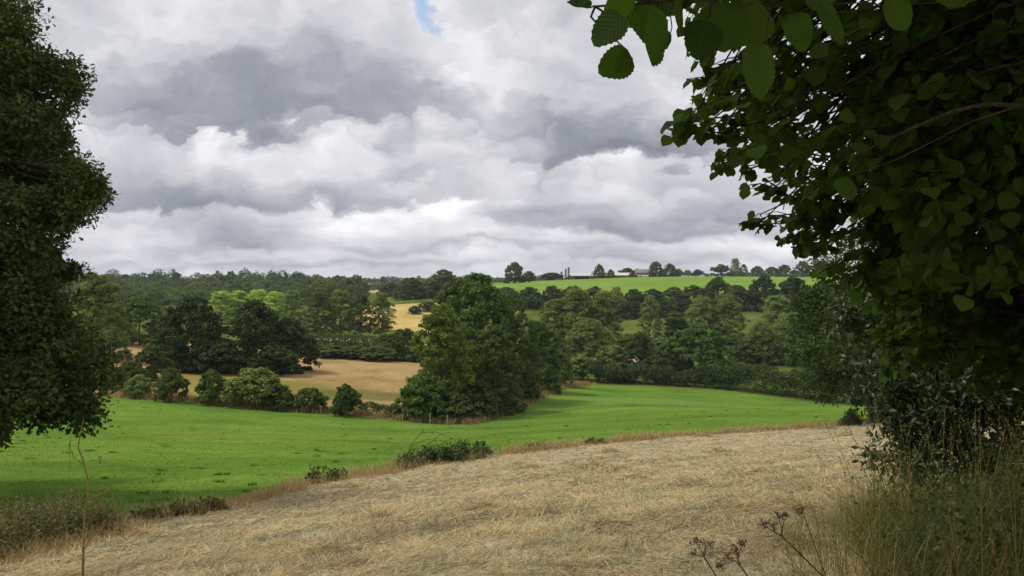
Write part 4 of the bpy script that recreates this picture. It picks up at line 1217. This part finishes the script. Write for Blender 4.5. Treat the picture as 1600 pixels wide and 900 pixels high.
leafy_shrub('dark_bush', 'small spiky dark bush at the edge of the hay field beside the oak trunk', ground_at(1331, 52.3),
            [(P(1331, 655, 52.3), 0.55), (P(1322, 660, 52.3), 0.35), (P(1340, 660, 52.2), 0.35), (P(1331, 645, 52.3), 0.3)], 90, 2600, 0.2, SALLOW, (NARROW_V, RHOMB_F), 96, (0.1, 0.3), 10)
# brambles and weeds along the margin
def on_margin(px, k=0.5):
    x = (px - CX) / F
    i = np.argmin(np.abs(Bf[:, 0] / Bf[:, 1] - x))
    q = Bf[i] * (1 - k) + Cf[i] * k
    return np.array((q[0], q[1], ZT(q[0], q[1])[0]))
def margin_bush(name, label, pxs, r0, n, seed, mat=WEED, leaf=0.09):
    q = np.random.default_rng(seed + 500)
    lob = []
    for px in np.repeat(pxs, 3):
        rr = r0 * q.uniform(0.45, 1.15)
        lob.append((on_margin(px + q.normal(0, 7), q.uniform(0.15, 0.75)) + (0, 0, rr * q.uniform(0.3, 0.8)), rr * 0.9))
    leafy_shrub(name, label, on_margin(pxs[0], 0.45), lob, n // 22, n, leaf, mat, (WIDE_V, WIDE_F), seed, (0.10, 0.28), 20)
BRAMBLE = leaf_material('bramble_leaves', (0.030, 0.052, 0.012), (0.120, 0.165, 0.042), rough=0.5, spec=0.3, trans=0.2, use_obj=False)
margin_bush('bramble_patch', 'long dark green bramble patch on the margin, the largest beside the hay', [652, 672, 692, 712, 732, 752, 770], 0.52, 7000, 97, BRAMBLE)
margin_bush('bramble_patch', 'little bramble tuft on the dry margin, left of the largest patch', [528, 534], 0.28, 900, 98, BRAMBLE)
margin_bush('bramble_patch', 'tiny green bramble tuft right of the largest patch', [858, 866], 0.22, 600, 99, BRAMBLE)
margin_bush('bramble_patch', 'low green bramble tuft near the middle of the hay edge', [938, 946], 0.2, 500, 100, BRAMBLE)
margin_bush('weed_clump', 'dark green weed clump at the end of the tall weeds', [340, 352, 366], 0.2, 1100, 101)
margin_bush('weed_clump', 'flattened green weed clump right of the tall weeds', [292, 306], 0.2, 900, 102)

# tall weeds at the left
def blades(n, pos, h, width, lean, mat_tint, r, seg=4, curl=0.5):
    """curved grass blades as strips: returns v, quads, tint"""
    ang = r.uniform(0, 2 * np.pi, n)
    dirv = np.c_[np.cos(ang), np.sin(ang), np.zeros(n)]
    side = np.c_[-np.sin(ang + r.normal(0, 0.8, n)), np.cos(ang), np.zeros(n)]
    side = unit(side)
    t = np.linspace(0, 1, seg + 1)
    ln = lean * r.uniform(0.2, 1.3, n)
    cx = pos[:, None] + dirv[:, None] * (h * ln)[:, None, None] * (t ** 1.8)[None, :, None]
    cx[..., 2] += h[:, None] * (t - curl * ln[:, None] * t ** 2.5 * 0.5)
    w = width[:, None] * (1 - t ** 1.5)[None] * 0.5 + width[:, None] * 0.06
    a = cx + side[:, None] * w[..., None]; b = cx - side[:, None] * w[..., None]
    v = np.stack([a, b], 2).reshape(n, -1, 3)
    k = 2 * (seg + 1)
    i = np.arange(seg) * 2
    q = np.stack([i, i + 1, i + 3, i + 2], -1)
    f = (np.arange(n)[:, None, None] * k + q[None]).reshape(-1, 4)
    return v.reshape(-1, 3), f, np.repeat(mat_tint, seg)

def merge(parts):
    V, Q, T, off = [], [], [], 0
    for v, f, t in parts:
        V.append(v); Q.append(f + off); T.append(t); off += len(v)
    return np.concatenate(V), np.concatenate(Q), np.concatenate(T)

def near_margin(r, n, lo, hi, k0=0.0, k1=1.0):
    i = r.integers(lo, hi, n)
    k = r.uniform(k0, k1, n)[:, None]
    q = Bf[i] * (1 - k) + Cf[i] * k + r.normal(0, 0.2, (n, 2))
    return np.c_[q, ZT(q[:, 0], q[:, 1])]

ib = lambda px: int(np.argmin(np.abs(Bf[:, 0] / Bf[:, 1] - (px - CX) / F)))
r = np.random.default_rng(111)
# nettles / docks: stems with leaves
n = 2600
pos = near_margin(r, n, ib(-700), ib(226), 0.10, 0.85)
h = r.uniform(0.6, 1.22, n)
sv, sf, st = blades(n, pos, h, np.full(n, 0.012), 0.16, np.clip(r.normal(0.5, 0.2, n), 0, 1), r)
m = 24
ii = np.repeat(np.arange(n), m)
t = r.uniform(0.05, 1.0, n * m)
lp = pos[ii] + np.c_[r.normal(0, 0.05, (n * m, 2)) * (1.2 - t)[:, None], t * h[ii]]
ld = np.c_[r.normal(0, 1, (n * m, 2)), r.normal(-0.1, 0.5, n * m)]
lv, lf, lt = scatter(RHOMB_V, RHOMB_F, lp, ld, r.normal(0, 0.4, (n * m, 3)) + (0, 0, 0.8), 0.085 * r.uniform(0.5, 1.2, n * m) * (1.15 - 0.6 * t), np.clip(r.normal(0.35, 0.2, n * m) + 0.25 * t, 0, 1))
v, f, tt = merge([(sv, sf, st), (lv, lf[0], lt)])
tag(link('tall_weeds', make_mesh('tall_weeds', v, f, WEED, tt)), 'dark tall weeds growing thick along the lower left field edge', 'weeds', None, 'stuff')
# dry grass along the margin and the far edges
n = 26000
pos = near_margin(r, n, ib(200), len(Bf) - 1, -0.1, 1.0)
h = r.uniform(0.16, 0.50, n) * np.array([np.clip(1.0 + 1.1 * mnoise.noise(Vector((a * 0.5, b * 0.5, 2.0))), 0.3, 2.0) for a, b in pos[:, :2]])
sc = np.clip(pos[:, 1] / 30, 0.6, 2.2)
parts = [blades(n, pos, h, 0.012 * sc, 0.85, np.clip(r.normal(0.55, 0.25, n), 0, 1), r, 3)]
n2 = 5000
pos2 = near_margin(r, n2, ib(-700), ib(230), -0.15, 0.5)
parts.append(blades(n2, pos2, r.uniform(0.15, 0.5, n2), np.full(n2, 0.011), 0.7, np.clip(r.normal(0.5, 0.2, n2), 0, 1), r, 3))
n3 = 16000
i3 = r.integers(0, _j, n3); k3 = r.uniform(-0.1, 1.1, n3)[:, None]
q3 = Df[i3] * (1 - k3) + Ef[i3] * k3 + r.normal(0, 0.5, (n3, 2))
pos3 = np.c_[q3, ZT(q3[:, 0], q3[:, 1])]
parts.append(blades(n3, pos3, r.uniform(0.4, 1.0, n3), np.full(n3, 0.07), 0.5, np.clip(r.normal(0.4, 0.22, n3), 0, 1), r, 2))
v, f, tt = merge(parts)
tag(link('dry_grass', make_mesh('dry_grass', v, f, STRAW, tt)), 'straw coloured uncut grass along the field edges', 'grass', None, 'stuff')

# cut hay lying in the field
n = 330000
Yv = 2.5 * np.exp(r.uniform(0, 1, n) ** 0.85 * math.log(58 / 2.5))
px = r.uniform(-150, 1750, n)
q = np.c_[(px - CX) / F * Yv, Yv]
ok = inside(poly_hay, q) & ~inside(poly_bank, q)
q = q[ok]; n = len(q)
nz1 = np.array([mnoise.noise(Vector((a * 0.8, b * 1.3, 0.2))) for a, b in q])
nz2 = np.array([mnoise.noise(Vector((a * 0.3, b * 0.3, 7.7))) for a, b in q])
lump = np.array([0.085 * mnoise.fractal(Vector((a * 0.55, b * 1.05, 0.3)), 0.9, 2.1, 4) + 0.05 * mnoise.noise(Vector((a * 2.6, b * 3.6, 4))) for a, b in q])
z = ZT(q[:, 0], q[:, 1]) + lump
ang = nz1 * 3.2 + r.normal(0, 0.95, n) + 0.3
sc = np.clip(q[:, 1] / 7, 0.55, 4)
L = r.uniform(0.07, 0.24, n) * np.clip(sc, 0.8, 1.6)
d = np.c_[np.cos(ang), np.sin(ang), r.normal(0.05, 0.16, n)]
pos = np.c_[q, z + r.uniform(0.0, 0.05, n)]
nz3 = np.array([mnoise.noise(Vector((a * 1.7, b * 3.4, 3.3))) for a, b in q])
nz4 = np.array([mnoise.fractal(Vector(((a * 0.75 - b * 0.66) * 1.1, (a * 0.66 + b * 0.75) * 0.16, 5.3)), 0.9, 2.2, 3) for a, b in q])
tint = np.clip(0.52 + 0.42 * nz4 + 0.22 * nz1 + 0.25 * nz2 + 0.55 * np.minimum(nz3 + 0.12, 0) + r.normal(0, 0.33, n), 0, 1)
STRIP_V = np.array([(-0.5, 0, 0), (0.5, 0, 0), (0.5, 0.5, 0.0), (-0.5, 0.5, 0.0), (0.15, 1, 0.0), (-0.15, 1, 0.0)])
STRIP_F = np.array([(0, 1, 2, 3), (3, 2, 4, 5)])
# loose heaps left by the mower
nk = 80
Yk = 4 * np.exp(r.uniform(0, 1, nk) * math.log(50 / 4)); pk = r.uniform(-50, 1400, nk)
ck = np.c_[(pk - CX) / F * Yk, Yk]; ck = ck[inside(poly_hay, ck)]; nk = len(ck)
kk = np.repeat(np.arange(nk), 260); nn_ = len(kk)
sz = r.uniform(0.15, 0.42, nk) * np.clip(ck[:, 1] / 14, 0.7, 1.8)
off_ = r.normal(0, 0.5, (nn_, 2)) * sz[kk, None] * (1.5, 0.8)
qk = ck[kk] + off_
hk = np.clip(1 - (off_ ** 2).sum(1) / (sz[kk] ** 2 * 1.6), 0, 1) * sz[kk] * 0.45 * r.uniform(0.2, 1, nn_)
zk = ZT(qk[:, 0], qk[:, 1]) + np.array([0.085 * mnoise.fractal(Vector((a * 0.55, b * 1.05, 0.3)), 0.9, 2.1, 4) for a, b in qk]) + hk
ak = r.uniform(0, 6.28, nn_)
pos = np.r_[pos, np.c_[qk, zk]]
d = np.r_[d, np.c_[np.cos(ak), np.sin(ak), r.normal(0.15, 0.3, nn_)]]
sk = np.clip(ck[kk, 1] / 7, 0.55, 4)
sc = np.r_[sc, sk]; L = np.r_[L, r.uniform(0.08, 0.28, nn_) * np.clip(sk, 0.8, 1.5)]
tint = np.r_[tint, np.clip(r.uniform(0.25, 0.85, nk)[kk] + r.normal(0, 0.22, nn_), 0, 1)]
n = len(pos)
v, f, tt = scatter(STRIP_V, STRIP_F, pos, d, np.c_[r.normal(0, 0.5, (n, 2)), np.ones(n)], np.c_[0.0050 * sc * r.uniform(0.7, 1.3, n), L], tint)
tag(link('cut_hay', make_mesh('cut_hay', v, f, HAYSTRAW, tt)), 'loose cut hay strewn over the mown field', 'hay', None, 'stuff')

# pasture grass tufts
n = 90000
Yv = 16 * np.exp(r.uniform(0, 1, n) * math.log(95 / 16))
px = r.uniform(-60, 1450, n)
q = np.c_[(px - CX) / F * Yv, Yv]
q = q[inside(poly_pasture, q)]; n = len(q)
nzp = np.array([mnoise.fractal(Vector((a * 0.2, b * 0.32, 2.3)), 0.9, 2.0, 4) for a, b in q])
pos = np.c_[q, ZT(q[:, 0], q[:, 1]) + 0.14 * nzp - 0.01]
sc = np.clip(q[:, 1] / 30, 0.6, 2.4)
v, f, tt = blades(n, pos, r.uniform(0.03, 0.085, n), 0.026 * sc, 1.3, np.clip(0.5 + 0.35 * nzp + r.normal(0, 0.16, n), 0, 1), r, 2, 0.9)
nt = 300
Yt = 17 * np.exp(r.uniform(0, 1, nt) * math.log(110 / 17)); pt = r.uniform(-60, 1450, nt)
ct_ = np.c_[(pt - CX) / F * Yt, Yt]; ct_ = ct_[inside(poly_pasture, ct_)]
cq = np.repeat(ct_, 40, 0) + r.normal(0, 1, (len(ct_) * 40, 2)) * np.array((0.16, 0.10)) * r.uniform(0.4, 1.2, len(ct_)).repeat(40)[:, None]
tp_ = np.c_[cq, ZT(cq[:, 0], cq[:, 1])]
tuft = blades(len(cq), tp_, r.uniform(0.06, 0.15, len(cq)), np.full(len(cq), 0.025), 0.8, np.clip(r.normal(0.22, 0.15, len(cq)), 0, 1), r, 2)
v, f, tt = merge([(v, f, tt), tuft])
tag(link('pasture_grass', make_mesh('pasture_grass', v, f, TURF, tt)), 'short bright green grass of the pasture', 'grass', None, 'stuff')

# long grass on the bank at the lower right
n = 22000
c = np.c_[r.uniform(1.9, 9.5, n), r.uniform(1.8, 10.5, n)]
c = c[inside(poly_bank, c)]; n = len(c)
pos = np.c_[c, ZT(c[:, 0], c[:, 1])]
nzb = np.array([mnoise.noise(Vector((a * 0.9, b * 0.9, 1.0))) for a, b in c])
edge_k = np.clip((c[:, 0] - 2.1 - 0.12 * c[:, 1]) / 0.9, 0, 1)
h = (0.52 + 0.62 * r.uniform(0, 1, n) ** 1.5 + 0.2 * nzb) * (0.7 + 0.3 * edge_k)
dry = np.clip(0.34 + 0.75 * nzb + r.normal(0, 0.22, n) - 0.18 * edge_k, 0, 1)
parts = [blades(n, pos, h, 0.0045 * r.uniform(0.5, 1.7, n), 1.05, dry, r, 6, 1.1)]
nw = 1800
cw = np.c_[r.uniform(1.9, 9.5, nw), r.uniform(1.8, 10.0, nw)]; cw = cw[inside(poly_bank, cw)]; nw = len(cw)
pw = np.c_[cw, ZT(cw[:, 0], cw[:, 1])]
parts.append(blades(nw, pw, r.uniform(0.3, 0.8, nw), 0.014 * r.uniform(0.6, 1.5, nw), 1.0, np.clip(r.normal(0.15, 0.12, nw), 0, 1), r, 6, 1.2))
cw = np.c_[r.uniform(2.2, 9.0, 260), r.uniform(2.0, 9.5, 260)]; cw = cw[inside(poly_bank, cw)]
lw = np.repeat(np.c_[cw, ZT(cw[:, 0], cw[:, 1])], 22, 0); nl = len(lw)
lw = lw + np.c_[r.normal(0, 0.13, (nl, 2)), r.uniform(0.1, 0.65, nl)]
lv, lf_, lt_ = scatter(RHOMB_V * (1.2, 1, 1), RHOMB_F, lw, r.normal(0, 1, (nl, 3)) - (0, 0, 0.2), r.normal(0, 0.5, (nl, 3)) + (0, 0, 0.8), r.uniform(0.03, 0.075, nl), np.clip(r.normal(0.1, 0.1, nl), 0, 1))
parts.append((lv, lf_[0], lt_))
no = 1500
co = np.c_[r.uniform(0, 1, no), r.uniform(2.4, 8.5, no)]
co[:, 0] = np.interp(co[:, 1], [0.5, 3, 5, 7, 9.3], [2.1, 2.3, 2.6, 3.2, 4.5]) - 0.75 * co[:, 0] ** 2 + 0.1
po = np.c_[co, ZT(co[:, 0], co[:, 1])]
parts.append(blades(no, po, r.uniform(0.2, 0.75, no), 0.0048 * r.uniform(0.5, 1.5, no), 0.9, np.clip(r.normal(0.55, 0.25, no), 0, 1), r, 5, 1.0))
# seed heads on part of the stalks
m = 700
c = np.c_[r.uniform(2.0, 8.0, m), r.uniform(2.2, 9.5, m)]
c = c[inside(poly_bank, c)]; m = len(c)
hp = np.c_[c, ZT(c[:, 0], c[:, 1])]
hh = r.uniform(0.7, 1.25, m)
lean = r.normal(0, 0.28, (m, 2)) * hh[:, None]
tv = []
STALK = np.array([(-0.5, 0, 0), (0.5, 0, 0), (0.4, 1, 0), (-0.4, 1, 0)])
sd = np.c_[lean, hh]
v1, f1, t1 = scatter(STALK, RHOMB_F, hp, sd, r.normal(0, 1, (m, 3)), np.c_[np.full(m, 0.0035), np.linalg.norm(sd, axis=1)], np.clip(r.normal(0.75, 0.15, m), 0, 1))
parts.append((v1, f1[0], t1))
K = 12
ii = np.repeat(np.arange(m), K); tq = np.tile(np.linspace(0.80, 1.02, K), m)
sp_ = hp[ii] + sd[ii] * tq[:, None]
v2, f2, t2 = scatter(RHOMB_V, RHOMB_F, sp_, unit(sd)[ii] + r.normal(0, 0.45, (m * K, 3)), r.normal(0, 1, (m * K, 3)), 0.020 * r.uniform(0.6, 1.2, m * K), np.clip(r.normal(0.65, 0.2, m * K), 0, 1))
parts.append((v2, f2[0], t2))
v, f, tt = merge(parts)
tag(link('long_grass', make_mesh('long_grass', v, f, VERGE, tt)), 'long green and dry grass on the bank at the lower right', 'grass', None, 'stuff')

# ------------------------------------------------------------------ thin sapling at the left
def sapling():
    base = ground_at(129, 9.0)
    root = thing('sapling', 'thin bare crooked sapling with a yellowish stem before the tall weeds', 'sapling', base)
    Y = 9.0
    main = [(129, None), (130, 860), (133, 800), (139, 770), (136, 745), (130, 720), (122, 700), (125, 680), (131, 655)]
    pts = [np.zeros(3)] + [P(a, b, Y) - base for a, b in main[1:]]
    link('stem', make_mesh('sapling_stem', *tubes([(np.array(pts), np.linspace(0.016, 0.0055, len(pts)))], 7), PALEBARK, smooth=True), root)
    for br in [[(133, 800), (120, 790), (104, 783), (88, 777)], [(139, 780), (150, 775), (170, 765), (180, 740)], [(132, 825), (150, 800), (160, 780)], [(130, 725), (115, 715), (108, 690), (110, 735)],
               [(136, 750), (152, 740), (165, 722)], [(131, 860), (150, 830), (172, 805), (186, 790)]]:
        pb = np.array([P(a, b, Y + r.normal(0, 0.1)) - base for a, b in br])
        link('branch', make_mesh('sapling_branch', *tubes([(pb, np.linspace(0.007, 0.002, len(pb)))], 5), PALEBARK, smooth=True), root)
    tw = np.array([P(a, b, Y) - base for a, b in [(157, 720), (156, 712), (155, 722), (159, 716), (128, 650), (133, 660), (88, 777), (180, 742), (112, 692), (166, 722)]])
    v, f, tt = scatter(WIDE_V, WIDE_F, tw, r.normal(0, 1, (len(tw), 3)) - (0, 0, 0.7), r.normal(0, 1, (len(tw), 3)), 0.05, np.full(len(tw), 0.3))
    link('leaves', make_mesh('sapling_leaves', v, f, WEED, tt), root)
sapling()

# ------------------------------------------------------------------ dried hogweed heads at the bottom right
UMBEL = leaf_material('dead_umbel', (0.09, 0.048, 0.030), (0.30, 0.18, 0.12), rough=0.8, spec=0.1, trans=0.1, use_obj=False)
def hogweed(label, Y, foot, node, heads, thick, seed, dens=17):
    rr = np.random.default_rng(seed)
    a = P(*foot, Y); a[2] = min(a[2], ZT(a[0], a[1])[0])
    gx = ground_at(foot[0] + 75, Y)
    root = thing('dried_hogweed', label, 'dead plant', gx, 'dried hogweed heads')
    b = P(*node, Y)
    ft = P(*foot, Y)
    st = np.array([gx, gx * 0.55 + ft * 0.45 + (0.03, 0, 0), ft, ft * 0.5 + b * 0.5, b])
    link('stalk', make_mesh('hogweed_stalk', *tubes([(resample(st, 0.08) - gx, np.linspace(thick, thick * 0.6, len(resample(st, 0.08))))], 6), DEADSTEM, smooth=True), root)
    for (hx, hy, rad) in heads:
        c = P(hx, hy, Y + rr.normal(0, 0.05))
        rays = [(bend(b, c, 5, 0.02) - gx, np.linspace(thick * 0.5, thick * 0.25, 5))]
        PO, DI = [], []
        R = rad / F * Y
        for k in range(dens):
            e = unit(rr.normal(0, 1, 3) + (0, 0, 0.5)) * R * rr.uniform(0.5, 1)
            rays.append((np.array([c, c + e * 0.6, c + e]) - gx, np.full(3, 0.0007)))
            for _ in range(2):
                PO.append(c + e - gx + rr.normal(0, 0.003, 3)); DI.append(e)
        PO = np.array(PO); m_ = len(PO)
        ray = link('ray', make_mesh('hogweed_ray', *tubes(rays, 4), DEADSTEM, smooth=True), root)
        v, f, tt = scatter(WIDE_V, WIDE_F, PO, np.array(DI) + rr.normal(0, 0.01, (m_, 3)), rr.normal(0, 1, (m_, 3)), 0.0075 * rr.uniform(0.6, 1.3, m_), rr.uniform(0, 1, m_))
        link('seed_head', make_mesh('hogweed_seeds', v, f, UMBEL, tt), ray)
hogweed('tallest dried brown hogweed, its forked head leaning left', 2.6, (1290, 905), (1221, 837), [(1192, 820, 9), (1208, 822, 8), (1216, 806, 6), (1228, 806, 5)], 0.005, 1)
hogweed('slender dried hogweed with a single small head, right of the forked one', 2.8, (1290, 900), (1256, 805), [(1254, 800, 9), (1246, 798, 5)], 0.0032, 2, 12)
hogweed('squat reddish brown hogweed head at the bottom edge', 2.3, (1172, 905), (1158, 886), [(1137, 872, 9), (1150, 862, 9), (1160, 852, 8), (1126, 884, 6)], 0.004, 3, 22)
hogweed('faded thin hogweed nearest the left of the dead heads', 2.4, (1122, 905), (1100, 870), [(1088, 850, 8), (1100, 848, 8), (1110, 852, 7), (1084, 866, 5)], 0.004, 4, 12)

# ------------------------------------------------------------------ air between here and the far hills
def haze():
    v = [(x, y, z) for z in (-60, 60) for y in (-40, 2600) for x in (-2200, 2200)]
    q = np.array([(0, 2, 3, 1), (4, 5, 7, 6), (0, 1, 5, 4), (1, 3, 7, 5), (3, 2, 6, 7), (2, 0, 4, 6)])
    m = bpy.data.materials.new('haze')
    m.use_nodes = True
    t = m.node_tree
    t.nodes.clear()
    out = t.nodes.new('ShaderNodeOutputMaterial')
    pv = t.nodes.new('ShaderNodeVolumePrincipled')
    pv.inputs['Color'].default_value = (0.80, 0.87, 1.0, 1)
    pv.inputs['Density'].default_value = 0.00011
    t.links.new(pv.outputs[0], out.inputs['Volume'])
    tag(link('haze', make_mesh('haze', v, q, m)), 'thin blue haze over the far hills', 'haze', None, 'stuff')
haze()
